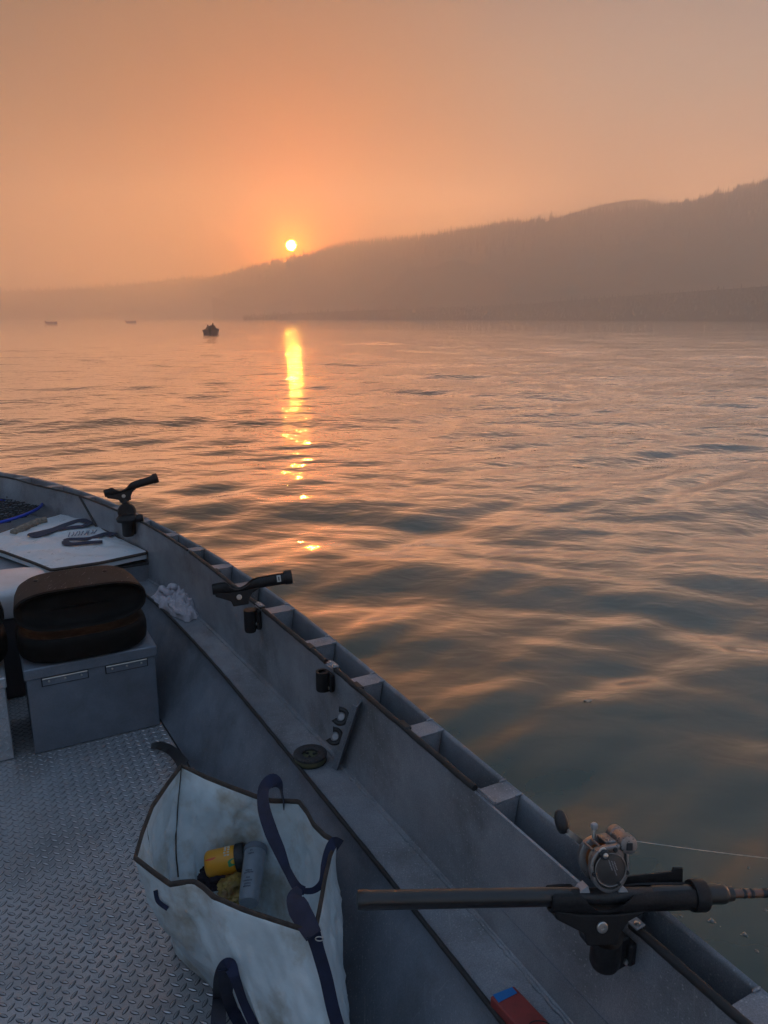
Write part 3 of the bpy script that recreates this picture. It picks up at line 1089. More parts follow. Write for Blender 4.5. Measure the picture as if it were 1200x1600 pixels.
# ---- vinyl fish bags
VINYL = material('white_vinyl', (0.70, 0.78, 0.82), 0.5, var=.16, var_scale=9, dirt=(.33, .27, .18), dirt_scale=5.0, dirt_amt=.95, bump=0.0015, bump_scale=34, rough_var=.1, spec=.35)
VINYL2 = material('white_bag_panel', (0.62, 0.66, 0.70), 0.34, var=.12, var_scale=9, dirt=(.36, .36, .36), dirt_scale=9, dirt_amt=.4, bump=0.003, bump_scale=22, rough_var=.1)
BIND = material('brown_binding', (0.060, 0.042, 0.034), 0.8, var=.35, var_scale=40, bump=.0006, bump_scale=400)
NAVY = material('navy_webbing', (0.010, 0.014, 0.045), 0.8, var=.3, var_scale=30, bump=0.0006, bump_scale=900, sheen=.1)


def ribbon(pts, width, facing=None, thick=.0018, n=6):
    P_ = smooth_poly(pts, n)
    ws = width if isinstance(width, (list, tuple)) else [width] * len(pts)
    rings = []
    m = len(P_)
    for i, p in enumerate(P_):
        tpar = i / (m - 1) * (len(pts) - 1)
        i0 = min(int(tpar), len(pts) - 2); f_ = tpar - i0
        w = ws[i0] * (1 - f_) + ws[i0 + 1] * f_
        tg = (P_[min(i + 1, m - 1)] - P_[max(i - 1, 0)]).normalized()
        if facing is None:
            fc = (CAM - p).normalized()
        elif isinstance(facing, list):
            fc = (facing[i0] * (1 - f_) + facing[i0 + 1] * f_)
        else:
            fc = facing
        side_ = tg.cross(fc).normalized()
        nn = side_.cross(tg).normalized()
        rings.append([p + side_ * w / 2 + nn * thick / 2, p - side_ * w / 2 + nn * thick / 2, p - side_ * w / 2 - nn * thick / 2, p + side_ * w / 2 - nn * thick / 2])
    return Mesh().loft(rings, True, True)


def resample(pts, n):
    pts = [Vector(p) for p in pts]
    L = [0]
    for i in range(len(pts)):
        L.append(L[-1] + (pts[(i + 1) % len(pts)] - pts[i]).length)
    out = []
    for k in range(n):
        d = L[-1] * k / n
        i = max(j for j in range(len(L)) if L[j] <= d + 1e-9)
        i = min(i, len(pts) - 1)
        f_ = (d - L[i]) / max(1e-9, L[i + 1] - L[i])
        out.append(pts[i].lerp(pts[(i + 1) % len(pts)], f_))
    return out


BAGZ = .43
rim_uv = [(283, 1195, BAGZ), (261, 1224, BAGZ + .004), (238, 1258, BAGZ), (222, 1300, BAGZ - .004), (211, 1339, BAGZ - .008), (238, 1360, BAGZ - .01), (266, 1380, BAGZ - .012), (285, 1377, BAGZ - .006), (304, 1376, BAGZ),
          (318, 1385, BAGZ), (334, 1400, BAGZ), (380, 1420, BAGZ), (430, 1437, BAGZ), (474, 1451, BAGZ + .002), (490, 1464, BAGZ + .004), (499, 1420, BAGZ), (508, 1370, BAGZ), (516, 1335, BAGZ), (525, 1314, BAGZ + .006),
          (506, 1303, BAGZ + .006), (490, 1287, BAGZ + .006), (480, 1268, BAGZ + .006), (467, 1251, BAGZ + .006), (448, 1250, BAGZ), (425, 1250, BAGZ), (400, 1243, BAGZ), (360, 1228, BAGZ), (320, 1212, BAGZ)]
rim_pts = [pz(*p) for p in rim_uv]
# matching corners on the floor (boat s, l)
base_sl = [(1.83, .33), (1.81, .31), (1.76, .31), (1.70, .33), (1.64, .355), (1.60, .37), (1.55, .39), (1.50, .40), (1.44, .41),
           (1.38, .42), (1.32, .425), (1.24, .44), (1.16, .46), (1.10, .49), (1.07, .53), (1.12, .545), (1.22, .548), (1.32, .549), (1.42, .55),
           (1.48, .55), (1.54, .55), (1.60, .55), (1.66, .549), (1.72, .548), (1.77, .545), (1.81, .52), (1.83, .46), (1.835, .40)]
base_pts = [W(s, l, .006) for s, l in base_sl]
t_bag = thing('fish_bag', 'big open white vinyl fish bag with navy straps standing on the deck', 'bag', W(1.5, .45, 0))


def bag_mesh():
    N_ = 200
    # same parameter on both loops
    L = [0]
    for i in range(len(rim_pts)):
        L.append(L[-1] + (rim_pts[(i + 1) % len(rim_pts)] - rim_pts[i]).length)
    def at(loop, d):
        i = 0
        while i < len(rim_pts) - 1 and L[i + 1] <= d:
            i += 1
        f_ = (d - L[i]) / (L[i + 1] - L[i])
        return loop[i].lerp(loop[(i + 1) % len(loop)], f_)
    rows, K = [], 34
    cen = sum(rim_pts, Vector()) / len(rim_pts); cenb = sum(base_pts, Vector()) / len(base_pts)
    for k in range(K + 1):
        t = k / K
        row = []
        for j in range(N_):
            d = L[-1] * j / N_
            a, b = at(rim_pts, d), at(base_pts, d)
            p = a.lerp(b, t)
            c = cen.lerp(cenb, t)
            o_ = Vector((p.x - c.x, p.y - c.y, 0)).normalized()
            bulge = .030 * math.sin(math.pi * min(1, t * 1.1)) ** 1
            q = Vector((d * 9, t * 2.0, 0))
            f1 = mnoise.fractal(Vector((math.cos(j / N_ * 6.283) * 1.6, math.sin(j / N_ * 6.283) * 1.6, t * 1.5)) * 1.5, 1, 2, 3)
            rid = 1 - 1.6 * abs(mnoise.noise(Vector((math.cos(j / N_ * 6.283) * 3.4, math.sin(j / N_ * 6.283) * 3.4, t * 1.8 + 3)) * 1.6)) * 2.5
            rid2 = 1 - 1.5 * abs(mnoise.noise(Vector((math.cos(j / N_ * 6.283) * 6 + t * 3, math.sin(j / N_ * 6.283) * 6, t * 5 + 9)))) * 2.2
            w = min(1, t * 6) * min(1, (1 - t) * 8)
            p = p + o_ * (bulge + w * (.018 * f1 + .009 * max(rid, 0) ** 3 + .0025 * max(rid2, 0) ** 3 - .006))
            # keep inside the boat wall
            s_, l_ = to_sl(p)
            wall = l_flo(s_) + (l_edge(s_) - l_flo(s_)) * min(1, p.z / (SHELF_Z - .05)) - .014
            if p.z < SHELF_Z + .02 and l_ > wall:
                p = p + W(0, wall - l_, 0)
            row.append(p)
        rows.append(row)
    return rows


bag_rows = bag_mesh()
m = Mesh().loft(bag_rows, True, False)
nb = len(bag_rows[0])
base_c = sum(bag_rows[-1], Vector()) / nb
ci = len(m.v); m.v.append(tuple(base_c))
last = (len(bag_rows) - 1) * nb
for j in range(nb):
    m.f.append((last + j, last + (j + 1) % nb, ci))
bo = obj('bag_shell', m, VINYL, t_bag, smooth=75)
so = bo.modifiers.new('thick', 'SOLIDIFY'); so.thickness = .006; so.offset = 0
# liner bottom a little above the deck
ring = bag_rows[30]
m = Mesh(); m.v = [tuple(base_c.lerp(p, .985)) for p in ring] + [tuple(base_c + Vector((0, 0, .05)))]
m.v = [(x, y, ring[0].z) for x, y, z in m.v[:-1]] + [(m.v[-1][0], m.v[-1][1], ring[0].z - .01)]
m.f = [(j, (j + 1) % nb, nb) for j in range(nb)]
obj('bag_floor', m, VINYL, t_bag, smooth=80)
# bound edge
bpts = [p + Vector((0, 0, .001)) for p in bag_rows[0]]
rings = []
for i, p in enumerate(bpts):
    tg = (bpts[(i + 1) % nb] - bpts[i - 1]).normalized()
    sd = tg.cross(Vector((0, 0, 1))).normalized()
    w = .0048
    rings.append([p + sd * w * math.cos(a) + Vector((0, 0, 1)) * .0075 * math.sin(a) - Vector((0, 0, .004)) for a in [k * math.pi / 4 for k in range(8)]])
obj('rim_binding', Mesh().loft(rings, True, False, loop=True), BIND, t_bag, smooth=60)
m = Mesh()
cpt = [(0, 0), (7, 0)]
# corner seams inside and outside, running down the shell
for j in (0, 28):
    pts = [bag_rows[k][j] + (cc := (CAM - bag_rows[k][j]).normalized()) * .006 for k in range(0, 24)]
    m.tube(pts, .0022, 6)
obj('corner_seam', m, BIND, t_bag, smooth=80)

up = Vector((0, 0, 1))
fc = (Vector((-.35, -.75, .55))).normalized()
S1 = [pz(443, 1262, BAGZ - .02), pz(441, 1243, BAGZ + .012), pz(434, 1226, BAGZ + .045), pz(424, 1219, BAGZ + .05), pz(412, 1234, BAGZ + .04), pz(412, 1262, BAGZ + .03), pz(423, 1298, BAGZ + .015),
      pz(437, 1330, BAGZ + .0), pz(450, 1362, BAGZ - .02), pz(464, 1386, BAGZ - .02), pz(476, 1392, BAGZ - .02)]
fcs = [Vector((-1, -.2, 0)), Vector((-.9, -.3, .3)), Vector((-.6, -.5, .6)), Vector((-.2, -.7, .7)), Vector((-.3, -.8, .5)), fc, fc, fc, Vector((-.7, -.5, .5)), fc, fc]
obj('strap', ribbon(S1, [.034, .034, .033, .033, .034, .036, .036, .030, .022, .022, .018], fcs), NAVY, t_bag, smooth=60)
S2 = [pz(474, 1392, BAGZ - .022), pz(490, 1391, BAGZ - .03), pz(504, 1378, BAGZ - .02), pz(508, 1352, BAGZ - .01), pz(513, 1330, BAGZ + .004), pz(522, 1317, BAGZ + .014), pz(531, 1322, BAGZ - .01)]
obj('strap', ribbon(S2, [.012, .014, .018, .02, .02, .026, .03]), NAVY, t_bag, smooth=60)
S3 = [pz(468, 1388, BAGZ - .01), pz(461, 1402, BAGZ + .0), pz(467, 1420, BAGZ + .004), pz(478, 1440, BAGZ + .008), pz(490, 1462, BAGZ + .016)]
obj('strap', ribbon(S3, [.014, .036, .046, .042, .034]), NAVY, t_bag, smooth=60)
S4 = [pz(490, 1460, BAGZ + .016)]
jf = min(range(nb), key=lambda j: (bag_rows[0][j] - rim_pts[14]).length)
for k in range(2, 34, 4):
    p = bag_rows[k][jf - 1 if k > 8 else jf]
    S4.append(p + (CAM - p).normalized() * .012)
obj('strap', ribbon(S4, [.03] + [.026] * 8), NAVY, t_bag, smooth=60)
d_ring = S3[-1] + Vector((.012, -.006, -.002))
obj('ring', Mesh().tube([d_ring + Vector((math.cos(a) * .008, 0, math.sin(a) * .005)) for a in [k * .5236 for k in range(12)]], .0012, 6, loop=True), STEEL, t_bag, smooth=80)


def bag_front(u, v, off):
    """nearest point of the bag shell along the picture ray, moved off the shell"""
    d = ray(u, v).normalized()
    best, bp = 9, None
    for r_ in bag_rows[2:]:
        for p in r_:
            q = p - CAM
            tt = q.dot(d)
            dd = (q - d * tt).length
            if dd < .012 and tt < best:
                best, bp = tt, CAM + d * tt
    if bp is None:
        return None
    return bp - d * off


hl_ = [(341, 1640), (341, 1600), (343, 1560), (346, 1530), (352, 1512), (360, 1510), (368, 1530), (380, 1565), (396, 1600), (410, 1630)]
H1 = []
for i, (u, v) in enumerate(hl_):
    p = bag_front(u, v, .012 + (.03 if 2 < i < 7 else .005))
    if p is None:
        p = pz(u, v, .2 + (1600 - v) * .0004)
    H1.append(p)
obj('handle_loop', ribbon(H1, [.03, .032, .034, .034, .032, .028, .02, .018, .02, .02], None), NAVY, t_bag, smooth=60)
H2 = [H1[5], pz(357, 1530, .30), pz(366, 1570, .26), pz(380, 1610, .22)]
H2 = [p for p in H2]
obj('handle_loop', ribbon([H1[4] + Vector((0, 0, -.004))] + [q for q in (bag_front(356, 1545, .012), bag_front(368, 1580, .010), bag_front(388, 1615, .010)) if q], [.03, .036, .036, .03][:4]), NAVY, t_bag, smooth=60)
# strap end lying against the wall behind the bag
S5 = [pz(236, 1166, .02), pz(250, 1165, .03), pz(268, 1173, .05), pz(281, 1187, .12), pz(287, 1198, .25)]
obj('strap', ribbon(S5, [.022, .034, .036, .04, .05], Vector((-.3, -.6, .75)).normalized()), BLACK, t_bag, smooth=60)
q0, q1, q2 = bag_front(243, 1391, .004), bag_front(247, 1408, .012), bag_front(262, 1420, .004)
if q0 and q2:
    obj('strap', ribbon([q0, q1 or (q0 + q2) / 2, q2], .010), NAVY, t_bag, smooth=60)

# ---- what lies in the bag
def label_material(name, stops, axis_scale, rough=.35):
    m = bpy.data.materials.new(name); m.use_nodes = True
    nt = m.node_tree; N, L = nt.nodes, nt.links
    b = N['Principled BSDF']; b.inputs['Roughness'].default_value = rough
    tc = N.new('ShaderNodeTexCoord'); mp = N.new('ShaderNodeMapping'); mp.inputs['Scale'].default_value = axis_scale
    L.new(tc.outputs['Object'], mp.inputs['Vector'])
    n = N.new('ShaderNodeTexNoise'); n.inputs['Scale'].default_value = 1; n.inputs['Detail'].default_value = 1
    L.new(mp.outputs[0], n.inputs['Vector'])
    r = N.new('ShaderNodeValToRGB'); L.new(n.outputs['Fac'], r.inputs[0]); r.color_ramp.interpolation = 'CONSTANT'
    e = r.color_ramp.elements
    e[0].position, e[0].color = stops[0][0], (*stops[0][1], 1)
    e[1].position, e[1].color = stops[-1][0], (*stops[-1][1], 1)
    for p, c in stops[1:-1]:
        k = e.new(p); k.color = (*c, 1)
    L.new(r.outputs[0], b.inputs['Base Color'])
    return m


JAR_L = label_material('yellow_jar_label', [(0, (.75, .10, .03)), (.36, (.80, .34, .02)), (.62, (.05, .30, .12)), (.66, (.82, .42, .03)), (.74, (.75, .7, .6))], (9, 22, 22))
jt = thing('plastic_jar', 'small yellow-orange labelled jar lying in the white bag beside the grey tumbler', 'jar', M=frame_matrix(pz(352, 1345, .21), pz(381, 1341, .215) - pz(331, 1352, .20)))
obj('jar_body', Mesh().lathe([(.010, -.052), (.030, -.051), (.0345, -.046), (.0355, -.036), (.0355, .024), (.034, .030)], (0, 0, 0), (1, 0, 0), 32), JAR_L, jt, smooth=50, world_coords=False)
obj('lid', Mesh().lathe([(.034, .0305), (.0375, .032), (.0375, .052), (.036, .055), (.01, .0555)], (0, 0, 0), (1, 0, 0), 32), BLACK_PL, jt, smooth=40, world_coords=False)
m = Mesh()
wr = random.Random(2)
for row, (x0, cols) in enumerate(((.006, 5), (.015, 5))):
    for c in range(cols):
        a = 1.0 + c * .22
        for q in range(2):
            aa = a + q * .07
            rr_ = .0358
            hh = .003
            m.box((x0 + wr.uniform(0, .0015), -math.cos(aa) * rr_, math.sin(aa) * rr_), (hh * 2, .0014, .0014))
obj('label_print', m, material('white_print', (.75, .72, .62), .5), jt, world_coords=False)

TUMB = material('grey_frosted_plastic', (0.20, 0.23, 0.27), 0.33, var=.15, var_scale=30, coat=.3, spec=.5)
M = frame_matrix(pz(395, 1362, .235), pz(402, 1318, .255) - pz(390, 1412, .20))
tt = thing('tumbler', 'grey frosted plastic tumbler lying upright in the white bag, right of the yellow jar', 'tumbler', M=M)
obj('tumbler_body', Mesh().lathe([(.004, -.085), (.024, -.085), (.026, -.082), (.0275, -.05), (.0295, .04), (.030, .052)], (0, 0, 0), (1, 0, 0), 32), TUMB, tt, smooth=50, world_coords=False)
obj('lid', Mesh().lathe([(.0305, .0525), (.032, .054), (.032, .066), (.030, .070), (.02, .0715), (.002, .072)], (0, 0, 0), (1, 0, 0), 32), material('grey_tumbler_lid', (.14, .16, .20), .35), tt, smooth=40, world_coords=False)
m = Mesh()
for k, (x0, ln) in enumerate(((.035, .014), (.043, .008), (-.012, .020), (-.018, .026), (-.040, .026), (-.048, .018), (-.055, .024), (-.032, .012))):
    for q in range(int(ln / .0035)):
        a = math.pi / 2 + .15 - (q * .0036 - ln / 2) / .029
        rr_ = .0288 + .0018 * max(-1, min(1, x0 / .05)) + .0006
        m.box((x0 + wr.uniform(-.0006, .0006), -math.cos(a) * rr_, math.sin(a) * rr_), (.003, .0022, .0012), Matrix.Rotation(a - math.pi / 2, 3, 'X'))
obj('printed_lettering', m, material('dark_print', (.05, .06, .09), .5), tt, world_coords=False)['kind'] = 'stuff'


def blob(c, size, seed, rough, n=28, ridg=1.0):
    m = Mesh(); rings = []
    for i in range(n):
        th = math.pi * (i + .5) / n
        ring_ = []
        for k in range(n * 2):
            ph = math.pi * k / n
            d = Vector((math.sin(th) * math.cos(ph), math.sin(th) * math.sin(ph), math.cos(th)))
            f_ = 1 + rough * (ridg * (1 - 2.2 * abs(mnoise.noise(d * 1.7 + Vector((seed, 0, 0))))) + .5 * (1 - 2.2 * abs(mnoise.noise(d * 4 + Vector((0, seed, 0))))) + .25 * mnoise.noise(d * 9 + Vector((0, 0, seed))))
            ring_.append(Vector(c) + Vector((d.x * size[0], d.y * size[1], d.z * size[2])) * f_)
        rings.append(ring_)
    return m.loft(rings, True, True)


wt = obj('snack_wrapper', blob(pz(368, 1385, .17), (.035, .045, .02), 5.1, .35), material('crumpled_foil', (.30, .20, .05), .4, var=.5, var_scale=40, dirt=(.15, .03, .02), dirt_scale=30, dirt_amt=.9), smooth=60)
tag(wt, 'crumpled yellow-brown wrapper under the yellow jar in the bag', 'wrapper')
wt = obj('work_glove', blob(pz(342, 1368, .165), (.045, .035, .024), 8.3, .3), material('dark_knit', (.020, .014, .022), .9, var=.3, var_scale=30, bump=.001, bump_scale=300), smooth=60)
tag(wt, 'dark crumpled knit item behind the yellow jar in the bag', 'cloth')

# ---- flat white bag folded on the bow platform
t_flat = thing('folded_bag', 'folded flat white fish bag with dark straps lying on the bow platform', 'bag', W(4.3, .4, BOW_Z))
FZ = .475
corners = [pz(-30, 850, FZ), pz(6, 861, FZ), pz(48, 876, FZ), pz(80, 889, FZ), pz(156, 878, FZ), pz(231, 862, FZ + .01), pz(196, 846, FZ + .012), pz(160, 826, FZ + .004), pz(138, 803, FZ), pz(112, 800, FZ), pz(60, 812, FZ - .005), pz(0, 832, FZ - .005), pz(-30, 840, FZ)]
ringf = resample(corners, 140)
cf = sum(ringf, Vector()) / len(ringf)
rings = []
for k in range(15):
    t = k / 14
    row = []
    for p in ringf:
        q = p.lerp(cf, t)
        hz = .012 * mnoise.fractal(Vector((q.x * 3, q.y * 9, 1)), 1, 2, 4) + .008 * max(0, 1 - 3 * abs(mnoise.noise(Vector((q.x * 5 + q.y * 3, q.y * 7, 4))))) + .006 * math.sin(t * 3)
        row.append(q + Vector((0, 0, hz * min(1, t * 5 + .15))))
    rings.append(row)
low = [Vector((p.x, p.y, max(BOW_Z + .012, p.z - .035))) for p in ringf]
lowin = [Vector((p.x, p.y, BOW_Z + .012)).lerp(Vector((cf.x, cf.y, BOW_Z + .012)), .7) for p in ringf]
m = Mesh().loft([lowin, [p.lerp(cf, .02) for p in low], low] + rings, True, True)
obj('bag_panel', m, VINYL2, t_flat, smooth=70)
bp = [p + Vector((0, 0, -.006)) for p in ringf]
obj('binding', Mesh().tube(bp, .008, 8, loop=True), BIND, t_flat, smooth=80)
# lower fold of the bag showing below the front edge
fold = [pz(52, 880, FZ - .02), pz(82, 893, FZ - .035), pz(160, 884, FZ - .035), pz(232, 868, FZ - .03)]
obj('lower_fold', Mesh().tube(smooth_poly(fold, 6), .010, 8), BIND, t_flat, smooth=80)


def onf(u, v, dz=.02):
    return pz(u, v, FZ + dz)


obj('strap', ribbon([onf(47, 838), onf(54, 836), onf(68, 832), (onf(85, 827)), onf(105, 819), onf(125, 813), onf(143, 815)], [.05, .09, .07, .06, .05, .045, .05], Vector((0, -.2, 1))), NAVY, t_flat, smooth=60)
obj('strap', ribbon([onf(143, 815), onf(130, 822), onf(112, 824), onf(92, 828)], [.04, .04, .04, .02], Vector((0, -.2, 1))), NAVY, t_flat, smooth=60)
obj('strap', ribbon([onf(160, 846), onf(135, 848), onf(112, 850), onf(103, 848), onf(104, 843), onf(120, 842), onf(140, 841), onf(165, 834), onf(178, 836)], [.03, .035, .035, .04, .03, .03, .035, .04, .05], Vector((0, -.2, 1))), NAVY, t_flat, smooth=60)
# faint print on the panel
m = Mesh()
for k in range(9):
    u = 107 + k * 5.0
    a, b = onf(u, 838 - k * .6, .0215), onf(u + 2.2 + (k % 3), 832 - k * .5, .0215)
    m.tube([a, (a + b) / 2 + Vector((.006 * (k % 2), 0, 0)), b], .003, 5)
obj('faded_print', m, material('grey_print', (.16, .18, .24), .6), t_flat)
ct = obj('plastic_wrap', blob(pz(120, 806, .47) + Vector((0, .06, 0)), (.07, .06, .045), 2.2, .35), VINYL2, smooth=60)
tag(ct, 'small crumpled clear plastic wrap behind the folded white bag', 'plastic wrap')

# ---- landing net
NETM = material('net_cord', (0.03, 0.028, 0.03), .8)
nc = pz(-30, 804, .48)
t_net = thing('landing_net', 'landing net with a blue hoop and dark mesh lying in the bow', 'net', nc)
hoop = [nc + Vector((math.cos(a) * .34, math.sin(a) * .40, .03 * math.cos(a))) for a in [k * 2 * math.pi / 60 for k in range(60)]]
obj('hoop', Mesh().tube(hoop, .010, 8, loop=True), material('blue_anodised', (.02, .06, .45), .3, metal=.5), t_net, smooth=80)
m = Mesh()
for k in range(-11, 12):
    for dr in (0, 1):
        pts = []
        x = k * .031
        for q in range(-12, 13):
            y = q * .033
            xx, yy = (x, y) if dr == 0 else (y * .85, x * 1.15)
            r2 = (xx / .34) ** 2 + (yy / .40) ** 2
            if r2 < .98:
                pts.append(nc + Vector((xx + .01 * math.sin(q * 2.1 + k), yy + .01 * math.cos(q * 1.7 + k), .02 - .045 * (1 - r2) + .012 * mnoise.noise(Vector((xx * 12, yy * 12, dr))))))
        if len(pts) > 2:
            m.tube(pts, .0035, 4, caps=False)
obj('netting', m, NETM, t_net)
rp = smooth_poly([onf(20, 836, .0), onf(35, 828, .01), onf(50, 822, .01), onf(62, 817, .01), onf(73, 815, .01)], 8)
rr2 = random.Random(1)
ro = obj('tan_rope', Mesh().tube([p + Vector((0, 0, .01)) for p in rp], [.018 + .006 * rr2.random() for _ in rp], 9), material('tan_fibre', (.24, .19, .15), .95, var=.4, var_scale=60, bump=.004, bump_scale=120), smooth=80)
tag(ro, 'frayed tan rope between the net hoop and the folded bag', 'rope')

# ---- crumpled cloth on the tray
CLOTH = material('lilac_grey_cotton', (0.52, 0.48, 0.53), .95, var=.12, var_scale=20, bump=.0015, bump_scale=160, sheen=.2)


def cloth():
    """a towel dropped in a heap: a sheet with deep folds"""
    cA, cB = pz(262, 925, .36), pz(302, 955, .35)
    ax = (cB - cA); ax.z = 0; ln = ax.length; ax.normalize(); ay = Vector((-ax.y, ax.x, 0))
    c = (cA + cB) / 2
    P = []
    n1, n2 = 70, 52
    for i in range(n1 + 1):
        a = i / n1 * 2 - 1
        row = []
        wd = .088 * (1 - .30 * abs(a) ** 2 + .25 * mnoise.noise(Vector((a * 2.2, 0, 7))))
        for j in range(n2 + 1):
            b = j / n2 * 2 - 1
            x = a * (ln * .5 + .055) * (1 + .10 * mnoise.noise(Vector((b * 2, 3, 1))))
            y = b * wd
            env = max(0, (1 - abs(a) ** 3) * (1 - abs(b) ** 3)) ** .5
            w = Vector((a * 1.9 + .5 * mnoise.noise(Vector((a * 2, b * 2, 5))), b * 1.5, 2.0))
            f1 = 1 - 2.4 * abs(mnoise.noise(w * 1.15)); f2 = 1 - 2.4 * abs(mnoise.noise(w * 2.6 + Vector((9, 1, 0))))
            f3 = 1 - 2.4 * abs(mnoise.noise(w * 5 + Vector((1, 4, 0))))
            z = .333 + env * (.022 + .036 * max(f1, -.3) + .022 * max(f2, -.4) + .009 * f3)
            dx = .020 * mnoise.noise(w * 2.2 + Vector((0, 8, 3))); dy = .020 * mnoise.noise(w * 2.2 + Vector((5, 0, 8)))
            row.append(c + ax * (x + dx * env) + ay * (y + dy * env) + Vector((0, 0, z - c.z)))
        P.append(row)
    return Mesh().grid(P)


t_cl = thing('crumpled_towel', 'crumpled lilac-grey towel heaped on the side tray', 'towel', pz(282, 942, SHELF_Z))
o = obj('towel_heap', cloth(), CLOTH, t_cl, smooth=180)
sm_ = o.modifiers.new('sub', 'SUBSURF'); sm_.levels = 1; sm_.render_levels = 1
cc = pz(263, 918, .40)
curl = [cc + Vector((math.cos(a) * .030, math.sin(a) * .034, -.012 + .012 * math.sin(a * 2))) for a in [k * 6.2 / 20 for k in range(20)]]
obj('towel_curl', Mesh().tube(curl, [.015 + .004 * math.sin(k * 1.7) for k in range(20)], 10), CLOTH, t_cl, smooth=180)
obj('towel_fold', Mesh().tube(smooth_poly([pz(253, 935, .36), pz(266, 943, .37), pz(280, 938, .39), pz(292, 947, .375), pz(304, 940, .37)], 6), [.012 + .005 * math.sin(k * 1.1) for k in range(25)], 9), CLOTH, t_cl, smooth=180)
obj('towel_fold', Mesh().tube(smooth_poly([pz(255, 950, .335), pz(262, 940, .365), pz(276, 955, .365), pz(290, 962, .35)], 6), [.009 + .004 * math.sin(k * 1.6) for k in range(19)], 9), CLOTH, t_cl, smooth=180)

# ---- tape spool on the tray
c = pz(485, 1188, SHELF_Z + .001)
sp = thing('lead_line_spool', 'flat round black spool with an olive side lying on the tray', 'spool', c)
obj('flange', Mesh().lathe([(.0235, .020), (.0240, .0245), (.0265, .0265), (.049, .0265), (.0515, .025), (.0515, .0195), (.049, .018), (.0245, .018), (.0235, .020)], c, (0, 0, 1), 48, caps=False), material('black_speckled_plastic', (.035, .033, .036), .55, speck=.8, speck_scale=220, bump=.0008, bump_scale=200), sp, smooth=40)
obj('wound_line', Mesh().lathe([(.022, .001), (.0475, .001), (.0485, .003), (.0485, .016), (.0475, .0178), (.022, .0178)], c, (0, 0, 1), 40), material('olive_line', (.11, .11, .06), .5, bump=.001, bump_scale=400), sp, smooth=40)
obj('lower_flange', Mesh().lathe([(.02, 0), (.0505, 0), (.0505, .0009), (.02, .0009)], c, (0, 0, 1), 40), BLACK_PL, sp)
for k in range(3):
    a = k * 2.094 + .4
    obj('hub_tab', Mesh().box(c + Vector((math.cos(a) * .014, math.sin(a) * .014, .0205)), (.012, .006, .004), Matrix.Rotation(a, 3, 'Z')), BLACK_PL, sp)

# ---- bracket with two rod clips
rb0, rb1 = pz(524, 1203, SHELF_Z + .001), pz(556, 1104, .60)
wv = Vector((.014, .040, 0))
br = thing('rod_clip_bracket', 'aluminium strip with two black rod clips leaning against the side panel', 'bracket', rb0)
ln = (rb1 - rb0)
nrmv = ln.cross(wv).normalized()
if nrmv.x > 0:
    nrmv = -nrmv
m = Mesh().prism([rb0, rb0 + wv, rb1 + wv, rb1], -nrmv * .004)
obj('bracket_plate', m, ALU, br)
m = Mesh().prism([rb0 + nrmv * .001, rb1 + nrmv * .001, rb1 + nrmv * .013, rb0 + nrmv * .013], wv.normalized() * .003)
obj('bracket_flange', m, ALU, br)
GREYP = material('pale_grey_plastic', (.34, .34, .36), .45)
for f_ in (.71, .40):
    base_ = rb0 + ln * f_ + wv * .45 + nrmv * .002
    left = nrmv
    upv = (CAM - base_).normalized().cross(left) * -1
    upv = (upv if upv.z > 0 else -upv).normalized()
    upv = (upv - left * upv.dot(left)).normalized()
    cc = base_ + left * .036
    arc = []
    for k in range(22):
        a = math.radians(-128 + 256 * k / 21)
        arc.append(cc + left * (-math.cos(a) * .020) + upv * math.sin(a) * .020)
    cl = obj('rod_clip', Mesh().tube(arc, [.0068 + (.0022 if k in (0, 21) else 0) for k in range(22)], 10), BLACK, br, smooth=80)
    ax_ = left.cross(upv).normalized()
    obj('clip_foot', Mesh().tube([base_, base_ + left * .018], [.012, .009], 10), BLACK, br, smooth=60)
    obj('clip_pad', Mesh().lathe([(.003, -.008), (.009, -.008), (.0098, -.006), (.0098, .006), (.009, .008), (.003, .008)], cc - left * .004, ax_, 16), GREYP, br, smooth=50)
    obj('screw', Mesh().lathe([(.004, 0), (.004, .002), (.002, .003)], base_ + ln.normalized() * .022 + left * .003, left, 10), STEEL, br)

# ---- red case with blue tape
RED = material('red_case_plastic', (0.30, 0.045, 0.040), .5, var=.15, var_scale=14, dirt=(.12, .04, .035), dirt_scale=18, dirt_amt=.5)
ra, rbb, rc = pz(766, 1557, SHELF_Z + .03), pz(803, 1540, SHELF_Z + .03), pz(866, 1606, SHELF_Z + .03)
t_red = thing('red_case', 'flat red plastic case with blue tape on the tray at the bottom edge', 'case', Vector((ra.x, ra.y, SHELF_Z)))
e1 = (rc - rbb); rd = ra + e1 * 1.0
long_ = e1 * 2.2
face = [ra, rbb, rbb + long_, ra + long_]
face = [Vector((p.x, p.y, SHELF_Z + .0305)) for p in face]
obj('case_shell', Mesh().prism(face, (0, 0, -.029)), RED, t_red, bevel=.003)
tp = [plane_hit(u, v, face[0], face[1], face[2]) for u, v in ((770, 1555), (800, 1543), (808, 1552), (779, 1567))]
tp = [Vector((p.x, p.y, SHELF_Z + .0318)) for p in tp]
obj('blue_tape', Mesh().prism(tp, (0, 0, -.001)), material('blue_tape', (.01, .17, .50), .45), t_red)
cordp = smooth_poly([pz(u, v, SHELF_Z + .034) for u, v in ((826, 1604), (829, 1598), (838, 1595), (850, 1596), (858, 1600), (862, 1606))], 5)
obj('carry_cord', Mesh().tube(cordp, .0012, 6), BLACK, t_red)

# ---- rod holders
HOLD = material('black_nylon', (0.013, 0.011, 0.012), 0.5, spec=.35, var=.35, var_scale=18, speck=.5, speck_scale=240, bump=0.0004, bump_scale=200, rough_var=.12)


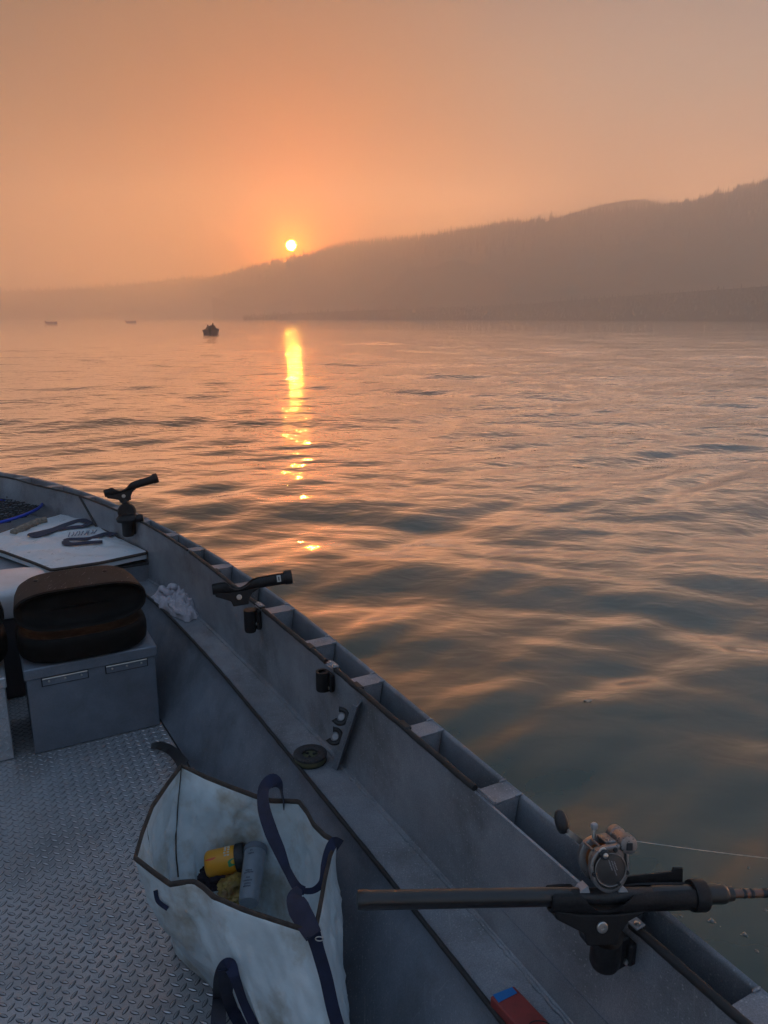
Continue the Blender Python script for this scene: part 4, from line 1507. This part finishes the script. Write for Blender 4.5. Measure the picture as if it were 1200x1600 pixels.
def channel(stations, n=22):
    """open tube along x: (x, radius, half opening angle, drop)"""
    rings = []
    for x, R, al, dz in stations:
        al = rad(al)
        outer, inner = [], []
        for k in range(n):
            a = al + (2 * math.pi - 2 * al) * k / (n - 1)
            outer.append(Vector((x, math.sin(a) * R, math.cos(a) * R + dz)))
            inner.append(Vector((x, math.sin(a) * (R - .0038), math.cos(a) * (R - .0038) + dz)))
        rings.append(outer + inner[::-1])
    return Mesh().loft(rings, True, True)


def rod_holder(M, label, drop=0.0, mount=None, latch=True, far_rail=True):
    t = thing('rod_holder', label, 'rod holder', M=M, group='rod holders clamped along the gunwale')
    k = dict(parent=t, world_coords=False)
    st = [(-.088, .0205, 60, 0), (-.085, .0225, 50, 0), (-.060, .0235, 48, 0), (-.042, .0240, 52, 0), (-.034, .0245, 70, 0), (-.026, .025, 96, 0), (-.010, .0255, 118, -.001), (.010, .0255, 122, -.001), (.028, .025, 108, 0), (.042, .0245, 84, 0),
          (.055, .024, 62, 0), (.075, .0235, 50, 0), (.12, .023, 46, 0), (.165, .0225, 42, 0), (.172, .0225, 20, 0)]
    obj('cradle', channel(st), HOLD, smooth=45, **k)
    obj('end_collar', Mesh().lathe([(.0205, .168), (.0255, .168), (.0262, .171), (.0262, .190), (.0250, .193), (.0205, .193), (.0205, .168)], (0, 0, 0), (1, 0, 0), 32, caps=False), HOLD, smooth=40, **k)
    # neck below the cradle
    out = [(-.082, -.013), (-.080, -.028), (-.055, -.040), (-.030, -.052), (-.024, -.072), (.030, -.072), (.034, -.054), (.048, -.034), (.070, -.023), (.085, -.016), (.02, -.0215), (-.04, -.0205)]
    m = Mesh(); m.prism([Vector((x, -.0165, z)) for x, z in out], (0, .033, 0))
    obj('neck', m, HOLD, bevel=.003, **k)
    if far_rail:
        out = [(.05, .002), (.168, .010), (.168, .036), (.150, .037), (.148, .030), (.055, .022)]
        m = Mesh(); m.prism([Vector((x, .0255, z)) for x, z in out], (0, .005, 0))
        obj('side_rail', m, HOLD, bevel=.001, **k)
    b = obj('pivot_bolt', Mesh().lathe([(.0095, 0), (.0095, .003), (.008, .0045), (.0035, .0047), (.003, .003)], (0, -.0166, -.041), (0, -1, 0), 24), STEEL, smooth=40, **k)
    if latch:
        m = Mesh(); m.box((.145, -.0240, .004), (.014, .003, .024), bevel=.001)
        l_ = obj('latch', m, material_cache('white_latch', (.62, .60, .57), .45), **k)
        m = Mesh(); m.box((.145, -.0262, .004), (.004, .0014, .014))
        obj('latch_slot', m, BLACK_PL, parent=l_, world_coords=False)
    return t


_mc = {}


def material_cache(n, c, r):
    if n not in _mc:
        _mc[n] = material(n, c, r)
    return _mc[n]


def rim_frame(s):
    ang = math.atan2(l_in(s + .05) - l_in(s - .05), .1)
    x = Vector((A2.x * math.cos(ang) + N2.x * math.sin(ang), A2.y * math.cos(ang) + N2.y * math.sin(ang), 0))
    y = Vector((-x.y, x.x, 0))      # towards the middle of the boat
    M = Matrix((x, y, Vector((0, 0, 1)))).transposed().to_4x4()
    M.translation = W(s, l_in(s), RIM_Z)
    return M


def clamp_parts(t, s, post_y=.052, post_r=.0225, top=.0, depth=.075, hollow=False):
    """clamp on the inner rim with a socket for the holder's post; meshes in world axes"""
    F = rim_frame(s)
    wp = lambda *p: F @ Vector(p)
    R3 = F.to_3x3()
    m = Mesh(); m.box(wp(0, .013, -.038 + top / 2), (.046, .017, depth + top), R3, .004)
    cl = obj('clamp', m, HOLD, t)
    m = Mesh(); m.box(wp(0, .0, .0135), (.044, .022, .004), R3, .001)
    obj('clamp_plate', m, ALU, t)
    m = Mesh(); m.box(wp(0, -.010, -.018), (.040, .006, .050), R3, .002)
    obj('clamp_jaw', m, HOLD, t)
    for x in (-.014, .014):
        obj('clamp_bolt', Mesh().lathe([(.0058, 0), (.0058, .003), (.003, .0045)], wp(x, .0216, -.052 + .018 * (x > 0)), R3 @ Vector((0, 1, 0)), 12), STEEL, cl, smooth=40)
        obj('clamp_bolt', Mesh().lathe([(.005, 0), (.005, .003), (.003, .0045)], wp(x, .002, .0155), (0, 0, 1), 12), STEEL, cl, smooth=40)
    prof = [(post_r * .62, .0), (post_r, .0), (post_r, -depth), (post_r * .9, -depth - .004), (.002, -depth - .004), (.002, -depth + .004), (post_r * .62, -depth + .004)] if hollow else \
        [(.003, top + .002), (post_r, top + .002), (post_r, -depth), (post_r * .86, -depth - .008), (.003, -depth - .009)]
    obj('socket', Mesh().lathe(prof, wp(0, post_y, 0), (0, 0, 1), 28, caps=not hollow), HOLD, t, smooth=40)
    m = Mesh(); m.box(wp(0, (post_y) / 2 + .008, -.036), (.026, post_y - .012, .062), R3, .003)
    obj('socket_web', m, HOLD, t)


# nearest one, with the rod in it
O1 = pt(935, 1402, 1.30)
X1 = (pt(1200, 1390, 1.36) - pt(550, 1401, 1.25)).normalized()
M1 = frame_matrix(O1, X1, rad(-17))
h1 = rod_holder(M1, 'nearest black rod holder on the gunwale, cradling the fishing rod and its reel', latch=False)
s1 = S_C(985, 1447)
clamp_parts(h1, s1, .058, .026, depth=.046)
# middle
O2 = pt(371, 914, 2.72)
X2 = (pt(457, 903, 2.76) - pt(340, 921, 2.70)).normalized()
M2 = frame_matrix(O2, X2, rad(-10))
h2 = rod_holder(M2, 'empty black rod holder with a white latch, in the middle of the gunwale', far_rail=False)
clamp_parts(h2, S_C(401, 951), .040, .022)
# far one on a taller mount
O3 = pt(189, 763, 4.02)
X3 = (pt(237, 744, 4.08) - pt(150, 769, 3.98)).normalized()
M3 = frame_matrix(O3, X3, rad(-6))
h3 = rod_holder(M3, 'farthest empty rod holder, raised on a round swivel mount near the bow', latch=False, far_rail=False)
F3 = rim_frame(S_C(205, 812))
pb = F3 @ Vector((0, .035, .0)); ptop = M3 @ Vector((.0, 0, -.07))
obj('post', Mesh().tube([pb, ptop + Vector((0, 0, .01))], [.020, .018], 16), HOLD, h3, smooth=50)
obj('swivel_disc', Mesh().lathe([(.008, -.02), (.040, -.02), (.046, -.012), (.046, .012), (.040, .02), (.008, .02)], pb.lerp(ptop, .45), (.25, -.95, .15), 28), HOLD, h3, smooth=40)
obj('swivel_base', Mesh().lathe([(.058, -.002), (.060, .012), (.050, .024), (.030, .034), (.01, .036)], pb, (0, 0, 1), 28), HOLD, h3, smooth=40)
clamp_parts(h3, S_C(205, 812), .040, .030)
kn = F3 @ Vector((-.07, .0, .020))
obj('clamp_knob', Mesh().lathe([(.006, -.018), (.020, -.016), (.022, 0), (.020, .016), (.006, .018)], kn, (.9, .3, .1), 14), HOLD, h3, smooth=40)

# empty socket
em = thing('rod_holder_socket', 'empty black rod holder socket clamped to the inner gunwale, without a holder', 'rod holder mount', rim_frame(S_C(512, 1043)).translation, group='rod holder mounts')
clamp_parts(em, S_C(514, 1046), .036, .0195, depth=.058, hollow=True)

# ---- fishing rod and reel, in the nearest holder's frame
rod = thing('fishing_rod', 'dark fishing rod with a bronze-grey baitcasting reel resting in the nearest holder', 'fishing rod', M=M1)
kw = dict(parent=rod, world_coords=False)
GRIP = material('dark_rod_grip', (.016, .013, .013), .30, var=.3, var_scale=12, coat=.4)
obj('butt', Mesh().lathe([(.004, -.412), (.0145, -.411), (.0158, -.407), (.0160, -.396), (.0152, -.392), (.0150, -.20), (.0150, -.07), (.014, -.03)], (0, 0, .002), (1, 0, 0), 28), GRIP, smooth=40, **kw)
obj('reel_seat', Mesh().lathe([(.0125, -.035), (.0135, -.03), (.0135, .095), (.012, .10)], (0, 0, .002), (1, 0, 0), 24), BLACK_PL, smooth=40, **kw)
obj('fore_grip', Mesh().lathe([(.012, .09), (.0155, .10), (.0165, .18), (.0165, .225), (.0150, .232), (.0128, .234), (.0120, .245), (.0085, .247)], (0, 0, .002), (1, 0, 0), 24), GRIP, smooth=40, **kw)
blank = Mesh().lathe([(.0078, .24), (.0074, .35), (.0068, .6), (.0055, 1.2), (.0030, 2.0), (.0010, 2.5)], (0, 0, .002), (1, 0, 0), 14)
obj('blank', blank, material('amber_rod_blank', (.16, .055, .025), .25, coat=.8, var=.3, var_scale=30), smooth=40, **kw)
for x0, x1 in ((.262, .272), (.276, .286), (.30, .316), (.70, .74), (1.2, 1.24)):
    r0 = .0085 - .002 * x0
    w = obj('thread_wrap', Mesh().lathe([(r0 - .001, x0), (r0, x0 + .002), (r0, x1 - .002), (r0 - .001, x1)], (0, 0, .002), (1, 0, 0), 14), BLACK_PL, smooth=50, **kw)
for x, R in ((.72, .012), (1.22, .008), (1.7, .006)):
    g = obj('line_guide', Mesh().tube([Vector((x, math.cos(a) * R, .012 + R + math.sin(a) * R)) for a in [k * .5236 for k in range(12)]], .0012, 6, loop=True), STEEL, smooth=60, **kw)
REELM = material('bronze_grey_reel', (.27, .25, .245), .33, metal=.75, var=.12, var_scale=60, rough_var=.08)
REELD = material('dark_reel_cap', (.085, .078, .078), .36, metal=.6, var=.12, var_scale=60)
REELO = material('copper_spool', (.50, .22, .10), .28, metal=.9)
rc_ = Vector((.006, 0, .060))


def plate_outline(yv, k=1.0):
    pts = []
    for q in range(64):
        a = 2 * math.pi * q / 64
        c, s_ = math.cos(a), math.sin(a)
        r = .0345
        # foot bulge down and level wind shoulder up and to the right
        r += .007 * max(0, -s_) ** 3
        d1 = math.cos(a - rad(52))
        r += .010 * max(0, d1) ** 14
        pts.append(rc_ + Vector((c * r * k, yv, s_ * r * k)))
    return pts


reel = obj('reel', Mesh().loft([plate_outline(-.0235, .80), plate_outline(-.0285, .86), plate_outline(-.0285, .95), plate_outline(-.027, 1.0), plate_outline(-.0175, 1.0), plate_outline(-.0165, .96)], True, True), REELM, smooth=40, **kw)
kr = dict(parent=reel, world_coords=False)
obj('far_side_plate', Mesh().loft([plate_outline(.0165, .96), plate_outline(.0175, 1.0), plate_outline(.027, 1.0), plate_outline(.031, .85), plate_outline(.033, .5)], True, True), REELM, smooth=40, **kr)
obj('cap_disc', Mesh().lathe([(.0275, .0270), (.0275, .0290), (.0262, .0305), (.0250, .0300), (.0245, .0292), (.010, .0310), (.001, .0312)], rc_ + Vector((.001, 0, -.003)), (0, -1, 0), 40), REELD, smooth=35, **kr)
obj('cap_ring', Mesh().tube([rc_ + Vector((math.cos(a) * .0268, -.0302, -.003 + math.sin(a) * .0268)) for a in [k * 2 * math.pi / 40 for k in range(40)]], .0012, 6, loop=True), REELM, smooth=80, **kr)
obj('spool', Mesh().lathe([(.024, -.0160), (.0245, -.0145), (.0165, -.0135), (.0175, 0), (.0165, .0135), (.0245, .0145), (.024, .0160)], rc_, (0, 1, 0), 32), REELO, smooth=40, **kr)
obj('wound_line', Mesh().lathe([(.0205, -.0130), (.0212, 0), (.0205, .0130)], rc_, (0, 1, 0), 28), material('pale_line', (.45, .36, .28), .4), smooth=50, **kr)
for a, rr_, ml in ((118, .0305, .0045), (200, .0300, .0026), (75, .0300, .0026), (300, .030, .0026), (345, .031, .0024)):
    c = rc_ + Vector((math.cos(rad(a)) * rr_, 0, math.sin(rad(a)) * rr_))
    obj('screw', Mesh().lathe([(ml * 1.5, .0284), (ml * 1.5, .0300), (ml * 1.2, .0312), (ml * .3, .0313)], c, (0, -1, 0), 14), STEEL if ml > .004 else BLACK_PL, smooth=40, **kr)
c = rc_ + Vector((-.0125, 0, .0225))
obj('tension_knob', Mesh().lathe([(.0085, .0275), (.0085, .0330), (.0065, .0350), (.0040, .0352)], c, (0, -1, 0), 20), BLACK_PL, smooth=35, **kr)
obj('knob_bolt', Mesh().lathe([(.0045, .0350), (.0045, .0375), (.002, .0385)], c, (0, -1, 0), 14), STEEL, smooth=35, **kr)
# level wind housing
c = rc_ + Vector((.031, 0, .037))
obj('level_wind', Mesh().lathe([(.0105, -.032), (.0145, -.031), (.0155, -.028), (.0155, -.012), (.0135, -.010), (.0135, .010), (.0150, .012), (.0150, .026), (.012, .028)], c, (0, 1, 0), 28), REELM, smooth=35, **kr)
obj('level_wind_cap', Mesh().box(c + Vector((0, -.0325, -.002)), (.011, .002, .012), bevel=.001), BLACK_PL, **kr)
obj('thumb_bar', Mesh().box(rc_ + Vector((.008, 0, .0365)), (.016, .034, .006), bevel=.002), REELM, **kr)
for k in range(3):
    obj('frame_rib', Mesh().tube([rc_ + Vector((-.026 + .012 * k, -.017, .024 + .006 * k)), rc_ + Vector((-.026 + .012 * k, .017, .024 + .006 * k))], .0022, 8), REELM, smooth=60, **kr)
# crank on the far side
ca_ = rc_ + Vector((-.004, .038, .004)); cb_ = rc_ + Vector((-.050, .043, .036))
arm = obj('crank_arm', Mesh().loft([[q + Vector((0, yy, 0)) + Vector((.45, 0, .65)) * w for yy, w in ((-.0015, -.006), (.0015, -.006), (.0015, .006), (-.0015, .006))] for q in (ca_, ca_.lerp(cb_, .5), cb_)], True, True), STEEL, **kr)
obj('crank_hub', Mesh().lathe([(.010, .030), (.010, .040), (.006, .044)], rc_ + Vector((-.004, 0, .004)), (0, 1, 0), 20), REELD, smooth=35, **kr)
kd = Vector((-.25, .25, 1)).normalized()
obj('crank_knob', Mesh().lathe([(.003, -.016), (.0085, -.014), (.0115, -.006), (.0120, .004), (.0105, .014), (.0070, .021), (.002, .024)], cb_ + Vector((-.004, .008, .008)), kd, 20), BLACK_PL, smooth=50, **kr)
obj('knob_pin', Mesh().lathe([(.005, -.008), (.005, .002), (.002, .003)], cb_ + Vector((0, -.0005, 0)), (0, -1, 0), 14), STEEL, smooth=40, **kr)
# free-spool stud on top
obj('stud', Mesh().tube([rc_ + Vector((-.012, .012, .034)), rc_ + Vector((-.012, .012, .050))], [.0035, .0035], 10), STEEL, smooth=40, **kr)
obj('stud_cap', Mesh().lathe([(.005, -.004), (.0062, -.002), (.0062, .004), (.003, .0065)], rc_ + Vector((-.012, .012, .053)), (0, 0, 1), 14), GREYP, smooth=40, **kr)
# fine print on the cap
m = Mesh()
for line, (ox, n_) in enumerate(((-.0045, 7), (.0005, 10), (.0050, 6))):
    for k in range(n_):
        q = rc_ + Vector((ox + .0022 * k * .45 + .0005, -.0312, .012 - .0024 * k - line * .001))
        m.box(q, (.0022, .0006, .0011), Matrix.Rotation(.45, 3, 'Y'))
obj('fine_print', m, GREYP, **kr)
# pale reel foot
for x, sx in ((-.030, -1), (.040, 1)):
    m = Mesh(); m.prism([Vector((x - .010 * sx, -.012, .012)), Vector((x + .008 * sx, -.012, .012)), Vector((x + .004 * sx, -.012, .018)), Vector((x - .006 * sx, -.012, .024))], (0, .024, 0))
    obj('reel_foot', m, material_cache('pale_foot', (.36, .37, .40), .4), bevel=.001, **kw)
# line running out to the right
a = M1 @ (rc_ + Vector((.046, .0, .034)))
b = pt(1240, 1345, 1.75)
obj('line', Mesh().tube([M1.inverted() @ a.lerp(b, k / 8 * 1.0) + Vector((0, 0, -.002 * math.sin(math.pi * k / 8))) for k in range(9)] + [Vector((1.2, 0.02, .04))], .0006, 5), material('pale_line_out', (.6, .55, .5), .4), **kw)

# ------------------------------------------------------------------ out on the water
def wz(x, y):
    return WATER_Z + float(water_height(np.array([[x]]), np.array([[y]]), np.array([[.02]]))[0, 0])


BUB = material('foam_bubble', (.14, .15, .13), .12, spec=.8, coat=.8)
DOME = [(1.0, 0), (.92, .38), (.7, .68), (.38, .9), (.04, 1.0)]
spots = ((1065, 1429, .004, 'single bubble just right of the gunwale under the rod tip'), (1112, 1439, .008, 'largest foam bubble cluster, below the rod near the right edge'),
         (1125, 1448, .003, 'speck of foam right below the largest bubble cluster'), (1163, 1461, .007, 'foam bubble pair lower right of the largest cluster'),
         (1190, 1371, .003, 'speck of foam at the right edge just above the rod'), (1170, 1352, .005, 'foam bubble under the fishing line near the right edge'),
         (1183, 1488, .005, 'lowest foam bubble near the right edge'), (1196, 1423, .005, 'foam bubble cut by the right edge below the rod'))
for k, (u, v, R, lab) in enumerate(spots):
    p = pz(u, v, WATER_Z)
    m = Mesh()
    for q in range(4 if R > .006 else 2):
        a = q * 2.2 + k
        rr_ = R * (1, .55, .4, .5)[q]
        dx, dy = (0, 0) if q == 0 else (R * 1.2 * math.cos(a), R * 1.2 * math.sin(a))
        z = wz(p.x + dx, p.y + dy)
        m.lathe([(rr_ * a_, rr_ * .8 * h) for a_, h in DOME], (p.x + dx, p.y + dy, z), (0, 0, 1), 12, caps=False)
    o = obj('foam_bubble', m, BUB, smooth=180)
    tag(o, lab, 'bubbles', 'foam bubbles floating beside the boat')
p = pz(918, 1101, WATER_Z)
m = Mesh(); zz = wz(p.x, p.y) + .004
m.add([(p.x + .016 * math.cos(a) * (1 + .3 * math.cos(2 * a)), p.y + .011 * math.sin(a), zz + .003 * math.cos(a * 2)) for a in [k * .7 for k in range(9)]], [tuple(range(9))])
m.prism([Vector(q) for q in m.v[:9]], (0, 0, -.002))
o = obj('floating_leaf', m, material('pale_leaf', (.45, .40, .32), .6))
tag(o, 'tiny pale leaf floating alone on the open water', 'leaf')


def person(name, base, yaw, label, coat_col, scale=1.0, lean=.15, arm=.5):
    """seated figure grown from a skeleton with the skin modifier"""
    M = Matrix.Translation(base) @ Matrix.Rotation(yaw, 4, 'Z') @ Matrix.Scale(scale, 4)
    V = [(0, 0, .42), (0, .03 + lean * .2, .62), (0, .05 + lean * .5, .86), (0, .06 + lean * .7, .98), (0, .08 + lean * .8, 1.10), (0, .10 + lean * .9, 1.22),
         (.19, .04 + lean * .5, .90), (.24, .12 + lean, .66), (.12, .34 + lean, .62 + .2 * arm),
         (-.19, .04 + lean * .5, .90), (-.24, .12 + lean, .66), (-.12, .34 + lean, .60),
         (.11, .02, .42), (.14, .42, .46), (.14, .44, .06), (-.11, .02, .42), (-.14, .42, .46), (-.14, .44, .06)]
    E = [(0, 1), (1, 2), (2, 3), (3, 4), (4, 5), (2, 6), (6, 7), (7, 8), (2, 9), (9, 10), (10, 11), (0, 12), (12, 13), (13, 14), (0, 15), (15, 16), (16, 17)]
    R = [.17, .17, .19, .07, .095, .085, .09, .065, .045, .09, .065, .045, .11, .085, .06, .11, .085, .06]
    me = bpy.data.meshes.new(name)
    me.from_pydata([tuple(M @ Vector(v)) for v in V], E, [])
    me.materials.append(material_cache(label[:20].replace(' ', '_'), coat_col, .8))
    o = bpy.data.objects.new(name, me); COL.objects.link(o)
    o.modifiers.new('skin', 'SKIN')
    for i, r in enumerate(R):
        me.skin_vertices[0].data[i].radius = (r * scale, r * scale)
    me.skin_vertices[0].data[0].use_root = True
    s = o.modifiers.new('sub', 'SUBSURF'); s.levels = 1; s.render_levels = 1
    tag(o, label, 'person')
    return o


def skiff(base, yaw, L, label, col, group='other boats drifting far off in the haze'):
    M = Matrix.Translation(base) @ Matrix.Rotation(yaw, 4, 'Z')
    t = thing('skiff', label, 'boat', M=M, group=group)
    mat = material_cache('skiff_' + str(int(L * 10)), col, .5)
    ss = np.linspace(-L / 2, L / 2, 14)
    def ring_(s, ins):
        f_ = (s + L / 2) / L
        w = .78 * (1 - max(0, f_ - .55) ** 2 * 4.6) - ins
        w = max(w, .02)
        sh = .50 + .30 * max(0, f_ - .4) ** 1.5
        return [Vector((s, -w, sh)), Vector((s, -w * .82, .0 + ins)), Vector((s, -w * .5, -.18 + ins)), Vector((s, w * .5, -.18 + ins)), Vector((s, w * .82, .0 + ins)), Vector((s, w, sh))]
    rings = [ring_(s, 0) + ring_(s, .03)[::-1] for s in ss]
    obj('hull', Mesh().loft(rings, True, True), mat, t, world_coords=False)
    for s in (-L * .2, L * .12):
        obj('thwart', Mesh().box((s, 0, .30), (.28, 1.3, .03), bevel=.01), mat, t, world_coords=False)
    obj('transom', Mesh().box((-L / 2 + .02, 0, .18), (.04, 1.36, .62), bevel=.01), mat, t, world_coords=False)
    mt = obj('outboard_motor', Mesh().loft([[Vector((-L / 2 - .22 + a * w, b * w * .7, z)) for a, b in ((-1, -1), (1, -1), (1, 1), (-1, 1))] for z, w in ((-.30, .04), (.25, .06), (.30, .13), (.45, .19), (.72, .20), (.86, .15), (.90, .06))], True, True), BLACK_PL if col[0] < .3 else mat, t, world_coords=False, bevel=.03)  # pale boats reuse the haze-tinted hull colour for the motor
    return t


b1 = pz(331, 522.5, WATER_Z)  # hull and coat colours below are lightened in place of thicker haze
skiff(b1, rad(98), 4.2, 'dark small motor boat with two seated people, left of the sun path', (.17, .11, .10))
person('person', b1 + Vector((.28, -1.0, -.10)), rad(205), 'person in a dark coat sitting hunched at the right of the far boat', (.12, .07, .06), 1.05, .35)
person('person', b1 + Vector((-.42, .6, -.10)), rad(150), 'person in a dark jacket sitting low at the left of the far boat', (.13, .08, .07), .9, .1)
b2 = pz(81, 506, WATER_Z)
skiff(b2, rad(30), 2.8, 'faint pale boat at the far left, almost lost in the haze', (.75, .58, .50))  # hull colour matched to the haze behind, so the boat fades out
person('person', b2 + Vector((.1, 0, -.3)), rad(20), 'faint person sitting in the pale boat at the far left', (.55, .42, .38), .9, .3)  # figure tinted towards the haze as well
b3 = pz(205, 504, WATER_Z)
skiff(b3, rad(40), 3.6, 'faint boat with a pole light, between the far left boat and the dark one', (.75, .60, .52))  # haze tone put into this hull's paint too
pl = thing('pole_light', 'short pole with a small white lamp standing on the faint middle boat', 'lamp', b3 + Vector((-1.3, -.3, .3)))
obj('pole', Mesh().tube([b3 + Vector((-1.3, -.3, .3)), b3 + Vector((-1.3, -.3, 1.55))], .03, 8), GREYP, pl)
lm = bpy.data.materials.new('lit_lamp'); lm.use_nodes = True
lm.node_tree.nodes['Principled BSDF'].inputs['Emission Color'].default_value = (1, .9, .8, 1)
lm.node_tree.nodes['Principled BSDF'].inputs['Emission Strength'].default_value = .8
obj('lamp', Mesh().lathe([(.02, -.12), (.07, -.10), (.08, 0), (.07, .10), (.02, .12)], b3 + Vector((-1.3, -.3, 1.66)), (0, 0, 1), 10), lm, pl)
